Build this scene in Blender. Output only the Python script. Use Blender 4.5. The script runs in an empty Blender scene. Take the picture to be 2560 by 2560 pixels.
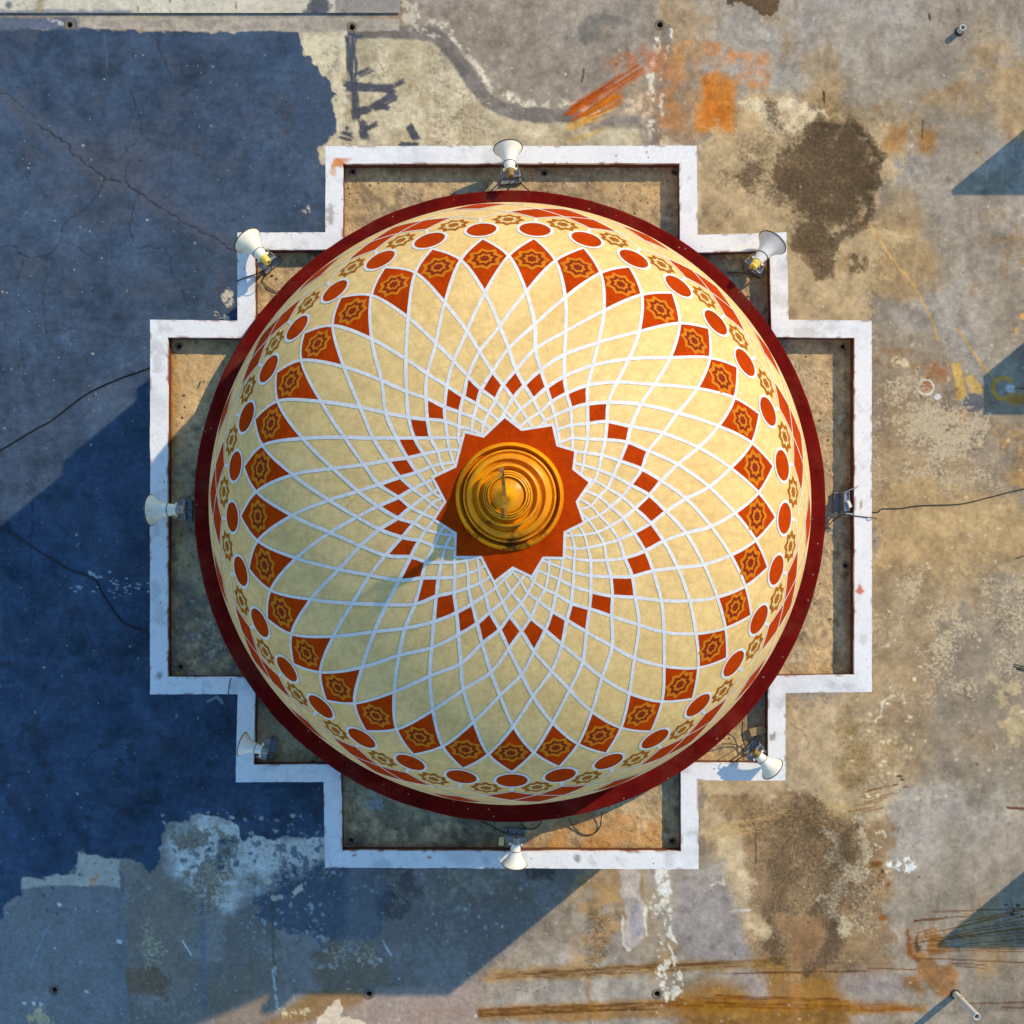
import bpy, bmesh, math, random
import numpy as np
from mathutils import Vector, Matrix

# ------------------------------------------------------------------ camera, sky, sun, exposure
S = bpy.context.scene
COL = S.collection
FPX = 2900.0                      # focal length in pixels of the 2560 px photograph
PU, PV = 1277.0, 1332.0           # where the plumb line under the camera meets the picture
CAM = Vector((0.011, -0.372, 19.37))
cam = bpy.data.cameras.new('camera')
cam.sensor_width = 36.0
cam.lens = FPX / 2560.0 * 36.0
cam.shift_x = (1280 - PU) / 2560.0
cam.shift_y = (PV - 1280) / 2560.0
cam.clip_end = 2000.0
camo = bpy.data.objects.new('camera', cam)
camo.location = CAM
COL.objects.link(camo)
S.camera = camo

SUN_AZ = math.atan2(0.636, 0.772)     # from +X towards +Y
SUN_EL = math.radians(33.3)
W = bpy.data.worlds.new('World'); S.world = W; W.use_nodes = True
wn = W.node_tree.nodes; wl_ = W.node_tree.links
sky = wn.new('ShaderNodeTexSky'); sky.sky_type = 'NISHITA'; sky.sun_disc = False
sky.sun_elevation = SUN_EL
sky.sun_rotation = math.pi / 2 - SUN_AZ
sky.air_density = 1.6; sky.dust_density = 0.2; sky.ozone_density = 4.0
hs = wn.new('ShaderNodeHueSaturation'); hs.inputs['Saturation'].default_value = 1.16
wl_.new(sky.outputs[0], hs.inputs['Color']); wl_.new(hs.outputs[0], wn['Background'].inputs[0])
wn['Background'].inputs[1].default_value = 0.15
sl = bpy.data.lights.new('sun', 'SUN'); sl.energy = 3.1; sl.angle = math.radians(0.8)
sl.color = (1.0, 0.80, 0.52)
so = bpy.data.objects.new('sun', sl); COL.objects.link(so)
sd = Vector((math.cos(SUN_EL) * math.cos(SUN_AZ), math.cos(SUN_EL) * math.sin(SUN_AZ), math.sin(SUN_EL)))
so.rotation_euler = sd.to_track_quat('Z', 'Y').to_euler()
so.location = sd * 40
S.view_settings.view_transform = 'Standard'
S.view_settings.look = 'None'
S.view_settings.exposure = 0.38
S.view_settings.gamma = 1.0
S.cycles.max_bounces = 5; S.cycles.diffuse_bounces = 3; S.cycles.glossy_bounces = 2; S.cycles.transmission_bounces = 0; S.cycles.caustics_reflective = False

# ------------------------------------------------------------------ levels (metres)
Z_DECK, Z_CAP, Z_TRAY, Z_RING = 0.0, 3.12, 2.91, 3.27
R_DOME, Z_DC = 3.96, 3.62
rnd = random.Random(7)

def pt(u, v, z=0.0):
    """surveyed photo position of something standing at height z -> metres"""
    d = (CAM.z - z) / FPX
    return Vector((CAM.x + (u - PU) * d, CAM.y - (v - PV) * d, z))

def lin(c):
    c = np.asarray(c, float) / 255.0
    return np.where(c <= 0.04045, c / 12.92, ((c + 0.055) / 1.055) ** 2.4)

GAIN = np.array([1.05, 1.05, 1.05])
def alb(c):
    return np.clip(lin(c) * GAIN, 0.004, 0.86)

# ------------------------------------------------------------------ scene helpers
def tag(o, label=None, cat=None, group=None, kind=None):
    if label: o['label'] = label
    if cat: o['category'] = cat
    if group: o['group'] = group
    if kind: o['kind'] = kind
    return o

def empty(name, loc=(0, 0, 0), rz=0.0):
    o = bpy.data.objects.new(name, None); COL.objects.link(o)
    o.location = loc; o.rotation_euler = (0, 0, rz); o.empty_display_size = 0.1
    return o

def mesh_obj(name, verts, faces, mat, parent=None, smooth=False):
    me = bpy.data.meshes.new(name)
    me.from_pydata([tuple(v) for v in verts], [], faces)
    me.update()
    if smooth:
        me.polygons.foreach_set('use_smooth', [True] * len(me.polygons))
    me.materials.append(mat)
    o = bpy.data.objects.new(name, me); COL.objects.link(o)
    if parent: o.parent = parent
    return o

class MB:
    def __init__(s): s.v = []; s.f = []
    def add(s, vs, fs):
        b = len(s.v); s.v += [tuple(x) for x in vs]; s.f += [tuple(i + b for i in f) for f in fs]
    def box(s, c, size, M=None, bev=0.0):
        bm = bmesh.new(); bmesh.ops.create_cube(bm, size=1.0)
        for v in bm.verts: v.co = Vector((v.co.x * size[0], v.co.y * size[1], v.co.z * size[2]))
        if bev: bmesh.ops.bevel(bm, geom=bm.edges[:], offset=bev, segments=2, affect='EDGES', profile=0.6)
        bm.verts.ensure_lookup_table()
        for v in bm.verts:
            if M: v.co = M @ v.co
            v.co += Vector(c)
        bm.verts.index_update()
        s.add([v.co.copy() for v in bm.verts], [[v.index for v in f.verts] for f in bm.faces]); bm.free()
    def lathe(s, prof, n=32, M=None, close=False):
        """prof: list of (axial x, radius)"""
        vs = []; fs = []
        for x, r in prof:
            for k in range(n):
                a = 2 * math.pi * k / n
                p = Vector((x, r * math.cos(a), r * math.sin(a)))
                vs.append(M @ p if M else p)
        m = len(prof)
        for i in range(m if close else m - 1):
            j = (i + 1) % m
            for k in range(n):
                k2 = (k + 1) % n
                fs.append((i * n + k, i * n + k2, j * n + k2, j * n + k))
        s.add(vs, fs)
    def tube(s, pts, r, n=7):
        pts = [Vector(p) for p in pts]; vs = []; fs = []
        for i, p in enumerate(pts):
            t = (pts[min(i + 1, len(pts) - 1)] - pts[max(i - 1, 0)]).normalized()
            a = t.cross(Vector((0, 0, 1)))
            if a.length < 1e-3: a = t.cross(Vector((0, 1, 0)))
            a.normalize(); b = a.cross(t)
            for k in range(n):
                g = 2 * math.pi * k / n
                vs.append(p + (a * math.cos(g) + b * math.sin(g)) * r)
        for i in range(len(pts) - 1):
            for k in range(n):
                k2 = (k + 1) % n
                fs.append((i * n + k, i * n + k2, (i + 1) * n + k2, (i + 1) * n + k))
        fs.append(tuple(range(n - 1, -1, -1))); e = (len(pts) - 1) * n
        fs.append(tuple(range(e, e + n)))
        s.add(vs, fs)
    def build(s, name, mat, parent=None, smooth=False, auto=None):
        o = mesh_obj(name, s.v, s.f, mat, parent, smooth)
        if auto:
            me = o.data
            me.polygons.foreach_set('use_smooth', [True] * len(me.polygons))
            me.set_sharp_from_angle(angle=math.radians(auto))
        return o

def spline(pts, sub=6):
    P = [Vector(p) for p in pts]; out = []
    for i in range(len(P) - 1):
        p0 = P[max(i - 1, 0)]; p1 = P[i]; p2 = P[i + 1]; p3 = P[min(i + 2, len(P) - 1)]
        for k in range(sub):
            t = k / sub
            out.append(0.5 * ((2 * p1) + (p2 - p0) * t + (2 * p0 - 5 * p1 + 4 * p2 - p3) * t * t + (3 * p1 - p0 - 3 * p2 + p3) * t ** 3))
    out.append(P[-1]); return out

# ------------------------------------------------------------------ materials
def new_mat(name):
    m = bpy.data.materials.new(name); m.use_nodes = True
    nt = m.node_tree; b = nt.nodes['Principled BSDF']
    return m, nt, b

def N(nt, kind, **kw):
    n = nt.nodes.new(kind)
    for k, v in kw.items():
        if k in n.inputs: n.inputs[k].default_value = v
        else: setattr(n, k, v)
    return n

def mixc(nt, fac, a, b, mode='MIX'):
    n = nt.nodes.new('ShaderNodeMix'); n.data_type = 'RGBA'; n.blend_type = mode
    for sock, val in ((n.inputs[0], fac), (n.inputs[6], a), (n.inputs[7], b)):
        if hasattr(val, 'is_output') or isinstance(val, bpy.types.NodeSocket): nt.links.new(val, sock)
        elif isinstance(val, (int, float)): sock.default_value = val
        else: sock.default_value = (*val[:3], 1.0)
    return n.outputs[2]

def ramp(nt, src, stops):
    r = nt.nodes.new('ShaderNodeValToRGB'); e = r.color_ramp.elements
    while len(e) < len(stops): e.new(0.5)
    for i, (p, c) in enumerate(stops):
        e[i].position = p; e[i].color = (*((c,) * 3 if isinstance(c, (int, float)) else c[:3]), 1.0)
    nt.links.new(src, r.inputs[0]); return r.outputs[0]

def noise(nt, co, scale, detail=4, rough=0.55, dist=0.0):
    n = N(nt, 'ShaderNodeTexNoise', Scale=scale, Detail=detail, Roughness=rough, Distortion=dist)
    nt.links.new(co, n.inputs['Vector']); return n.outputs['Fac']

def coords(nt, obj=True, scale=None):
    t = nt.nodes.new('ShaderNodeTexCoord'); out = t.outputs['Object']
    if scale:
        mp = nt.nodes.new('ShaderNodeMapping'); mp.inputs['Scale'].default_value = scale
        nt.links.new(out, mp.inputs['Vector']); out = mp.outputs[0]
    return out

def bump(nt, b, h, strength=0.3, dist=0.01):
    n = N(nt, 'ShaderNodeBump', Strength=strength, Distance=dist)
    nt.links.new(h, n.inputs['Height']); nt.links.new(n.outputs[0], b.inputs['Normal'])

def simple(name, c, rough=0.6, metal=0.0, var=0.25, scale=8.0, dirt=None, dirt_amt=0.5, bmp=0.15, spec=0.4):
    m, nt, b = new_mat(name)
    co = coords(nt)
    n1 = noise(nt, co, scale, 6, 0.6)
    c = np.asarray(c, float)
    col = mixc(nt, ramp(nt, n1, [(0.3, 0.0), (0.7, 1.0)]), c * (1 - var), np.clip(c * (1 + var), 0, 0.9))
    if dirt is not None:
        n2 = noise(nt, co, scale * 0.6, 8, 0.7, 0.4)
        col = mixc(nt, ramp(nt, n2, [(0.52, 0.0), (0.68, dirt_amt)]), col, dirt)
    nt.links.new(col, b.inputs['Base Color'])
    b.inputs['Roughness'].default_value = rough; b.inputs['Metallic'].default_value = metal
    b.inputs['Specular IOR Level'].default_value = spec
    if bmp: bump(nt, b, noise(nt, co, scale * 6, 5, 0.65), bmp, 0.004)
    return m

def painted(name, grain=60.0, rough=0.85, fleck=0.0, bmp=0.35):
    """surface whose layers of paint, dirt and bare concrete come from the mesh attribute 'paint'"""
    m, nt, b = new_mat(name)
    at = nt.nodes.new('ShaderNodeAttribute'); at.attribute_name = 'paint'
    co = coords(nt)
    n1 = noise(nt, co, grain, 3, 0.7)
    n2 = noise(nt, co, grain * 0.2, 5, 0.72, 0.3)
    k = mixc(nt, 0.6, ramp(nt, n1, [(0.25, 0.55), (0.75, 1.38)]), ramp(nt, n2, [(0.25, 0.52), (0.75, 1.42)]))
    col = mixc(nt, 1.0, at.outputs['Color'], k, 'MULTIPLY')
    def stipple(level, co_, sc, gain, lo, hi):
        nf = noise(nt, co_, sc, 5, .82)
        a = nt.nodes.new('ShaderNodeMath'); a.operation = 'MULTIPLY_ADD'; nt.links.new(nf, a.inputs[0]); a.inputs[1].default_value = gain; nt.links.new(level, a.inputs[2])
        r_ = nt.nodes.new('ShaderNodeMapRange'); r_.interpolation_type = 'SMOOTHSTEP'; nt.links.new(a.outputs[0], r_.inputs[0])
        r_.inputs[1].default_value = lo + gain * .5; r_.inputs[2].default_value = hi + gain * .5; return r_.outputs[0]
    at2 = nt.nodes.new('ShaderNodeAttribute'); at2.attribute_name = 'chalk'
    fk = stipple(at2.outputs['Fac'], co, 16.0, 1.9, .42, .62)
    col = mixc(nt, fk, col, mixc(nt, 1.0, (.60, .48, .30), k, 'MULTIPLY'))
    gs = nt.nodes.new('ShaderNodeMath'); gs.operation = 'MULTIPLY'; nt.links.new(at.outputs['Alpha'], gs.inputs[0]); gs.inputs[1].default_value = .80
    fg = stipple(gs.outputs[0], co, 17.0, 1.7, .22, .80)
    fg2 = mixc(nt, 1.0, fg, (.82, .82, .82), 'MULTIPLY')
    col = mixc(nt, fg2, col, mixc(nt, 1.0, (.085, .055, .030), k, 'MULTIPLY'))
    if fleck:
        v = N(nt, 'ShaderNodeTexVoronoi', Scale=9.0); nt.links.new(co, v.inputs['Vector'])
        gate = N(nt, 'ShaderNodeTexWhiteNoise'); nt.links.new(v.outputs['Position'], gate.inputs['Vector'])
        g1 = ramp(nt, gate.outputs['Value'], [(0.80, 0.0), (0.81, 1.0)])
        g1b = ramp(nt, gate.outputs['Value'], [(0.10, 1.0), (0.11, 0.0)])
        near = ramp(nt, v.outputs['Distance'], [(0.05, 1.0), (0.11, 0.0)])
        f1 = mixc(nt, 1.0, near, g1, 'MULTIPLY'); f2 = mixc(nt, 1.0, near, g1b, 'MULTIPLY')
        f1 = mixc(nt, 1.0, f1, (fleck,) * 3, 'MULTIPLY')
        f2 = mixc(nt, 1.0, f2, (fleck,) * 3, 'MULTIPLY')
        col = mixc(nt, f1, col, (0.62, 0.58, 0.5)); col = mixc(nt, f2, col, (0.03, 0.025, 0.02))
    nt.links.new(col, b.inputs['Base Color'])
    b.inputs['Roughness'].default_value = rough
    b.inputs['Specular IOR Level'].default_value = 0.12
    hh = nt.nodes.new('ShaderNodeMath'); hh.operation = 'MULTIPLY_ADD'; nt.links.new(fk, hh.inputs[0]); hh.inputs[1].default_value = .5; nt.links.new(n1, hh.inputs[2])
    bump(nt, b, hh.outputs[0], bmp, 0.014)
    return m

# ------------------------------------------------------------------ numpy noise and layered paint
_T = [np.random.RandomState(i).rand(256, 256) for i in range(40)]
def vnoise(x, y, seed):
    T = _T[seed % 40]
    xi = np.floor(x).astype(np.int64); yi = np.floor(y).astype(np.int64)
    fx = x - xi; fy = y - yi
    fx = fx * fx * (3 - 2 * fx); fy = fy * fy * (3 - 2 * fy)
    x0 = xi & 255; x1 = (xi + 1) & 255; y0 = yi & 255; y1 = (yi + 1) & 255
    return ((T[y0, x0] * (1 - fx) + T[y0, x1] * fx) * (1 - fy) + (T[y1, x0] * (1 - fx) + T[y1, x1] * fx) * fy) * 2 - 1

def fbm(x, y, wl, octv=4, seed=0, gain=0.55):
    o = 0.0; a = 1.0; t = 0.0
    for k in range(octv):
        f = (2.03 ** k) / wl
        o = o + a * vnoise(x * f + 17.3 * k + seed * 3.7, y * f + 9.1 * k - seed * 5.3, seed + k * 3)
        t += a; a *= gain
    return o / t * 1.7

def sstep(a, b, x):
    t = np.clip((x - a) / (b - a), 0, 1); return t * t * (3 - 2 * t)

class Paint:
    def __init__(s, us, vs, base):
        s.us = np.asarray(us, float); s.vs = np.asarray(vs, float)
        s.U, s.V = np.meshgrid(s.us, s.vs)
        s.c = np.empty(s.U.shape + (3,)); s.c[:] = alb(base)
        s.h = np.zeros(s.U.shape); s.g = np.zeros(s.U.shape); s.k = np.zeros(s.U.shape); s.seed = 1
    def sub(s, u0, v0, u1, v1):
        return (slice(np.searchsorted(s.vs, v0), np.searchsorted(s.vs, v1)), slice(np.searchsorted(s.us, u0), np.searchsorted(s.us, u1)))
    def put(s, sl, m, color, var=0.12, vwl=30, lift=0.0, cover=False):
        if m.size == 0: return
        s.seed += 1
        if isinstance(color, str):
            A = s.g if color == 'G' else s.k
            A[sl] = A[sl] + (1 - A[sl]) * m if color in 'GK' else A[sl]
            return
        if cover: s.g[sl] = s.g[sl] * (1 - m); s.k[sl] = s.k[sl] * (1 - m)
        U = s.U[sl]; V = s.V[sl]
        k = 1 + var * fbm(U, V, vwl, 3, s.seed)
        s.c[sl] = s.c[sl] * (1 - m[..., None]) + (alb(color) * k[..., None]) * m[..., None]
        if lift: s.h[sl] = s.h[sl] + m * lift
    def patch(s, U, V, patch):
        wl, th, w = patch[:3]; s.seed += 1
        ax = patch[3] if len(patch) > 3 else (1, 1)
        return sstep(th - w, th + w, fbm(U * ax[0], V * ax[1], wl, 5, s.seed, 0.6))
    def poly(s, pts, color, op=1.0, soft=4, rag=8, wl=40, patch=None, gr=0.0, **kw):
        P = np.asarray(pts, float); pad = soft + rag * 2 + 4
        sl = s.sub(P[:, 0].min() - pad, P[:, 1].min() - pad, P[:, 0].max() + pad, P[:, 1].max() + pad)
        U = s.U[sl]; V = s.V[sl]
        if U.size == 0: return
        d2 = np.full(U.shape, 1e12); ins = np.zeros(U.shape, bool)
        for i in range(len(P)):
            a = P[i]; b = P[(i + 1) % len(P)]; e = b - a
            wx = U - a[0]; wy = V - a[1]
            t = np.clip((wx * e[0] + wy * e[1]) / max(e @ e, 1e-9), 0, 1)
            d2 = np.minimum(d2, (wx - e[0] * t) ** 2 + (wy - e[1] * t) ** 2)
            if a[1] != b[1]:
                c = ((a[1] > V) != (b[1] > V)) & (U < (b[0] - a[0]) * (V - a[1]) / (b[1] - a[1]) + a[0])
                ins ^= c
        sd = np.sqrt(d2) * np.where(ins, -1, 1); s.seed += 1
        if rag: sd = sd + rag * fbm(U, V, wl, 4, s.seed)
        m = (1 - sstep(-soft, soft, sd))
        if patch: m = m * s.patch(U, V, patch)
        if gr: m = sstep(.28, .72, m + gr * (fbm(U, V, 9, 3, s.seed + 11, .8) + .35 * fbm(U, V, 30, 2, s.seed + 5)) * np.minimum(1, 6 * m * (1 - m) + .25) * (m > .01))
        s.put(sl, m * op, color, **kw)
    def ell(s, cu, cv, ru, rv, color, rot=0.0, **kw):
        a = np.linspace(0, 2 * np.pi, 28, endpoint=False); x = ru * np.cos(a); y = rv * np.sin(a)
        c, d = math.cos(math.radians(rot)), math.sin(math.radians(rot))
        s.poly(np.stack([cu + x * c - y * d, cv + x * d + y * c], 1), color, **kw)
    def line(s, pts, width, color, op=1.0, soft=1.5, rag=1.0, wl=14, patch=None, taper=False, **kw):
        P = np.asarray(pts, float); pad = width + soft + rag * 2 + 3
        sl = s.sub(P[:, 0].min() - pad, P[:, 1].min() - pad, P[:, 0].max() + pad, P[:, 1].max() + pad)
        U = s.U[sl]; V = s.V[sl]
        if U.size == 0: return
        s.seed += 1
        wob = rag * fbm(U, V, wl, 3, s.seed); wob2 = rag * fbm(U, V, wl, 3, s.seed + 7)
        d = np.full(U.shape, 1e6)
        for i in range(len(P) - 1):
            a = P[i]; e = P[i + 1] - a; wx = U + wob - a[0]; wy = V + wob2 - a[1]
            t = np.clip((wx * e[0] + wy * e[1]) / max(e @ e, 1e-9), 0, 1)
            d = np.minimum(d, np.hypot(wx - e[0] * t, wy - e[1] * t))
        m = (1 - sstep(width / 2 - soft, width / 2 + soft, d)) * op
        if patch: m = m * s.patch(U, V, patch)
        s.put(sl, m, color, **kw)
    def brush(s, p0, p1, width, color, op=1.0, streak=3.0, dry=0.3, ends=14, **kw):
        """a brush stroke with bristle streaks that runs dry towards its end"""
        p0 = np.array(p0, float); p1 = np.array(p1, float); L = np.linalg.norm(p1 - p0); e = (p1 - p0) / L; n = np.array([-e[1], e[0]])
        pad = width
        sl = s.sub(min(p0[0], p1[0]) - pad, min(p0[1], p1[1]) - pad, max(p0[0], p1[0]) + pad, max(p0[1], p1[1]) + pad)
        U = s.U[sl]; V = s.V[sl]
        if U.size == 0: return
        s.seed += 1
        t = (U - p0[0]) * e[0] + (V - p0[1]) * e[1]; d = (U - p0[0]) * n[0] + (V - p0[1]) * n[1]
        st = fbm(t * 0.05, d, streak, 3, s.seed)
        tt = t + ends * st
        m = sstep(-4, 4, tt) * (1 - sstep(L - 6, L + 4, tt)) * (1 - sstep(width / 2 - 2.5, width / 2 + 1.5, np.abs(d + 2.5 * fbm(U, V, 18, 3, s.seed + 2))))
        m = m * sstep(-0.9, 0.1, st - dry * 2 * (t / L) + 0.35 - 0.4 * dry) * op
        s.put(sl, m, color, **kw)
    def flecks(s, box, n, rmin, rmax, color, op=0.9, seed=0, inside=None):
        r = random.Random(seed)
        for _ in range(n):
            u = r.uniform(box[0], box[2]); v = r.uniform(box[1], box[3]); q = rmin + (rmax - rmin) * r.random() ** 3
            if inside and not inside(u, v): continue
            s.ell(u, v, q * r.uniform(0.7, 1.6), q * r.uniform(0.6, 1.0), color, rot=r.uniform(0, 180), op=op * r.uniform(0.5, 1), soft=1.6, rag=q * 0.45, wl=max(5, q * 1.3), var=0.1)

def grid_mesh(name, P, z, mat, drop, amp=1.0, parent=None):
    """paint grid -> mesh; drop(Uc, Vc) marks the cells left out"""
    nv, nu = P.U.shape
    d = (CAM.z - z) / FPX
    X = CAM.x + (P.U - PU) * d; Y = CAM.y - (P.V - PV) * d; Zz = z + P.h * amp
    co = np.stack([X, Y, Zz], -1).reshape(-1, 3)
    idx = np.arange(nv * nu).reshape(nv, nu)
    q = np.stack([idx[:-1, :-1], idx[1:, :-1], idx[1:, 1:], idx[:-1, 1:]], -1).reshape(-1, 4)
    Uc = (P.U[:-1, :-1] + P.U[1:, 1:]).ravel() / 2; Vc = (P.V[:-1, :-1] + P.V[1:, 1:]).ravel() / 2
    q = q[~drop(Uc, Vc)]
    used = np.unique(q); remap = np.full(nv * nu, -1); remap[used] = np.arange(len(used)); q = remap[q]
    co = co[used]; colr = np.ones((len(used), 4)); colr[:, :3] = np.clip(P.c.reshape(-1, 3)[used], 0.003, 0.85); colr[:, 3] = P.g.ravel()[used]
    me = bpy.data.meshes.new(name)
    me.vertices.add(len(co)); me.vertices.foreach_set('co', co.ravel().astype(np.float32))
    me.loops.add(q.size); me.loops.foreach_set('vertex_index', q.ravel().astype(np.int32))
    me.polygons.add(len(q)); me.polygons.foreach_set('loop_start', np.arange(0, q.size, 4, dtype=np.int32))
    me.update(calc_edges=True); me.validate()
    me.polygons.foreach_set('use_smooth', np.ones(len(me.polygons), bool))
    a = me.color_attributes.new('paint', 'FLOAT_COLOR', 'POINT'); a.data.foreach_set('color', colr.ravel().astype(np.float32))
    ck = me.attributes.new('chalk', 'FLOAT', 'POINT'); ck.data.foreach_set('value', P.k.ravel()[used].astype(np.float32))
    me.materials.append(mat)
    o = bpy.data.objects.new(name, me); COL.objects.link(o)
    if parent: o.parent = parent
    return o

def in_poly(U, V, P):
    P = np.asarray(P, float); ins = np.zeros(U.shape, bool)
    for i in range(len(P)):
        a = P[i]; b = P[(i + 1) % len(P)]
        if a[1] == b[1]: continue
        ins ^= ((a[1] > V) != (b[1] > V)) & (U < (b[0] - a[0]) * (V - a[1]) / (b[1] - a[1]) + a[0])
    return ins

# ------------------------------------------------------------------ outline of the stepped parapet (surveyed at its top)
OUT = [(813, 365), (1742, 364), (1744, 587), (1967, 580), (1972, 799), (2180, 801), (2180, 1730), (1964, 1733), (1964, 1952), (1746, 1951),
       (1747, 2173), (812, 2170), (809, 1955), (589, 1956), (594, 1736), (375, 1736), (375, 799), (593, 801), (593, 581), (813, 580)]
OUTW = [pt(u, v, Z_CAP) for u, v in OUT]
def inset(P, d):
    out = []; n = len(P)
    for i in range(n):
        a, b, c = P[i - 1], P[i], P[(i + 1) % n]
        e1 = (b - a).xy.normalized(); e2 = (c - b).xy.normalized()
        n1 = Vector((e1.y, -e1.x)); n2 = Vector((e2.y, -e2.x))     # outline runs clockwise seen from above -> inward is to the right
        k = n1 + n2; k = k / (k @ n1)
        out.append(Vector((b.x + k.x * d, b.y + k.y * d, b.z)))
    return out
INW = inset(OUTW, 0.247)
def to_px(p, z):
    d = (CAM.z - z) / FPX
    return ((p.x - CAM.x) / d + PU, PV - (p.y - CAM.y) / d)
FOOT = [to_px(p, Z_DECK) for p in OUTW]           # foot of the outer walls in deck pixels
TRAY = [to_px(p, Z_TRAY) for p in INW]

# ------------------------------------------------------------------ roof deck: paint layers, bare concrete, rust, cracks
def outer(a, b, sgn, n=22):
    t = np.linspace(0, 1, n + 1)[1:] ** 2.2
    return a + sgn * b * t
STEP = 3.0
core = np.arange(-60, 2621, STEP)
ax_ = np.concatenate([outer(-60, 9000, -1)[::-1], core, outer(core[-1], 9000, 1)])
D = Paint(ax_, ax_, (163, 150, 130))
U, V = D.U, D.V
# broad changes of tone: lavender paint at the right, ochre dust by the plinth, slate at the left
f1 = fbm(U, V, 420, 5, 3); f2 = fbm(U, V, 120, 5, 5); f3 = fbm(U, V, 34, 4, 8)
D.c *= (1 + 0.10 * f1 + 0.15 * f2 + 0.15 * f3)[..., None]
mott = 1 + .21 * fbm(U, V, 64, 5, 18, .65) + .15 * fbm(U, V, 19, 3, 19)
def wash(m, color, var=0.15, vwl=40): D.put((slice(None), slice(None)), np.clip(m, 0, 1), color, var, vwl)
wash(0.55 * sstep(-0.1, 0.7, f1 + 0.5 * f2), (170, 164, 154))
D.g += np.clip(.10 + .16 * f2 + .12 * f3 + .10 * f1, 0, .5); D.k += np.clip(.06 + .14 * fbm(U, V, 160, 4, 17) + .08 * f3, 0, .4)
wash(0.45 * sstep(0.1, 0.8, -f1 + 0.4 * f3), (140, 124, 108))
wash(0.6 * sstep(0.05, 0.75, fbm(U, V, 200, 5, 11)), (178, 142, 84))
wash(0.30 * sstep(0.25, 0.7, fbm(U, V * 0.45, 26, 5, 12)), (120, 102, 84))
# ochre dust right of the plinth
D.poly([(2150, 1040), (2330, 1120), (2470, 1200), (2700, 1230), (2700, 1420), (2480, 1470), (2380, 1560), (2300, 1760), (2150, 1760)], (196, 164, 112), op=.8, soft=60, rag=60, wl=150, gr=.45)
D.poly([(2150, 820), (2330, 840), (2560, 1010), (2700, 1180), (2700, 1260), (2300, 1200), (2150, 1260)], (160, 140, 112), op=.6, soft=50, rag=40, wl=120, gr=.45)
D.poly([(2150, 1440), (2700, 1400), (2700, 1980), (2400, 1900), (2150, 1980)], (150, 134, 110), op=.55, soft=70, rag=60, wl=160, gr=.45)
D.poly([(2150, 800), (2420, 940), (2480, 1200), (2330, 1260), (2150, 1300)], 'K', op=.42, soft=60, rag=50, wl=110, patch=(70, -.1, .5))
D.poly([(2250, 1000), (2520, 1060), (2540, 1230), (2380, 1230), (2250, 1120)], 'K', op=.42, soft=60, rag=50, wl=110, patch=(70, -.1, .5))
D.poly([(2280, 980), (2560, 1050), (2700, 1260), (2480, 1200), (2330, 1180)], (128, 116, 100), op=.6, soft=30, rag=30, wl=70, patch=(40, 0.1, .3))
D.poly([(2150, 1500), (2700, 1440), (2700, 1760), (2150, 1800)], 'K', op=.42, soft=60, rag=50, wl=110, patch=(70, -.1, .5))
D.poly([(2200, 1400), (2420, 1380), (2560, 1560), (2300, 1640)], 'K', op=.42, soft=60, rag=50, wl=110, patch=(70, -.1, .5))
D.poly([(2480, 1700), (2700, 1660), (2700, 1930), (2520, 1880)], (200, 178, 132), op=.7, soft=25, rag=25, wl=60, patch=(30, -.1, .25), gr=.45)
D.poly([(2500, 1070), (2700, 1050), (2700, 1250), (2520, 1230)], (206, 156, 80), op=.5, soft=15, rag=25, wl=60, patch=(20, 0.25, .2))
D.poly([(2540, 780), (2700, 760), (2700, 880), (2545, 860)], (214, 160, 84), op=.8, soft=10, rag=14, wl=40, patch=(40, -.2, .3), gr=.45)
# cream bare concrete at the top middle, with brown veins
D.poly([(745, 75), (1075, 82), (1130, 140), (1185, 225), (1245, 275), (1340, 298), (1450, 305), (1650, 330), (1750, 380), (1750, 640), (780, 640), (790, 300), (770, 200)], (208, 194, 160), soft=6, rag=9, wl=50)
D.poly([(800, 90), (1090, 100), (1250, 290), (1650, 340), (1650, 480), (800, 480)], (178, 160, 122), op=.55, soft=20, rag=20, wl=60, patch=(60, 0.05, .3))
D.poly([(880, 90), (1090, 110), (1260, 300), (1300, 480), (820, 480)], 'G', op=.34, soft=30, rag=20, wl=60, patch=(40, -.2, .5))
D.poly([(1160, 150), (1300, 300), (1500, 340), (1500, 480), (1100, 400)], 'K', op=.36, soft=30, rag=20, wl=60, patch=(50, -.2, .5))
# smooth grey skin above it
D.poly([(1010, -60), (1650, -60), (1640, 210), (1590, 180), (1430, 275), (1330, 270), (1250, 240), (1200, 180), (1150, 110), (1090, 75), (1005, 70)], (164, 151, 134), op=.85, soft=3, rag=5, wl=40)
D.poly([(1050, -60), (1650, -60), (1640, 210), (1250, 235)], (140, 126, 108), op=.5, soft=15, rag=15, wl=60, patch=(60, 0.1, .3))
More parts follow.
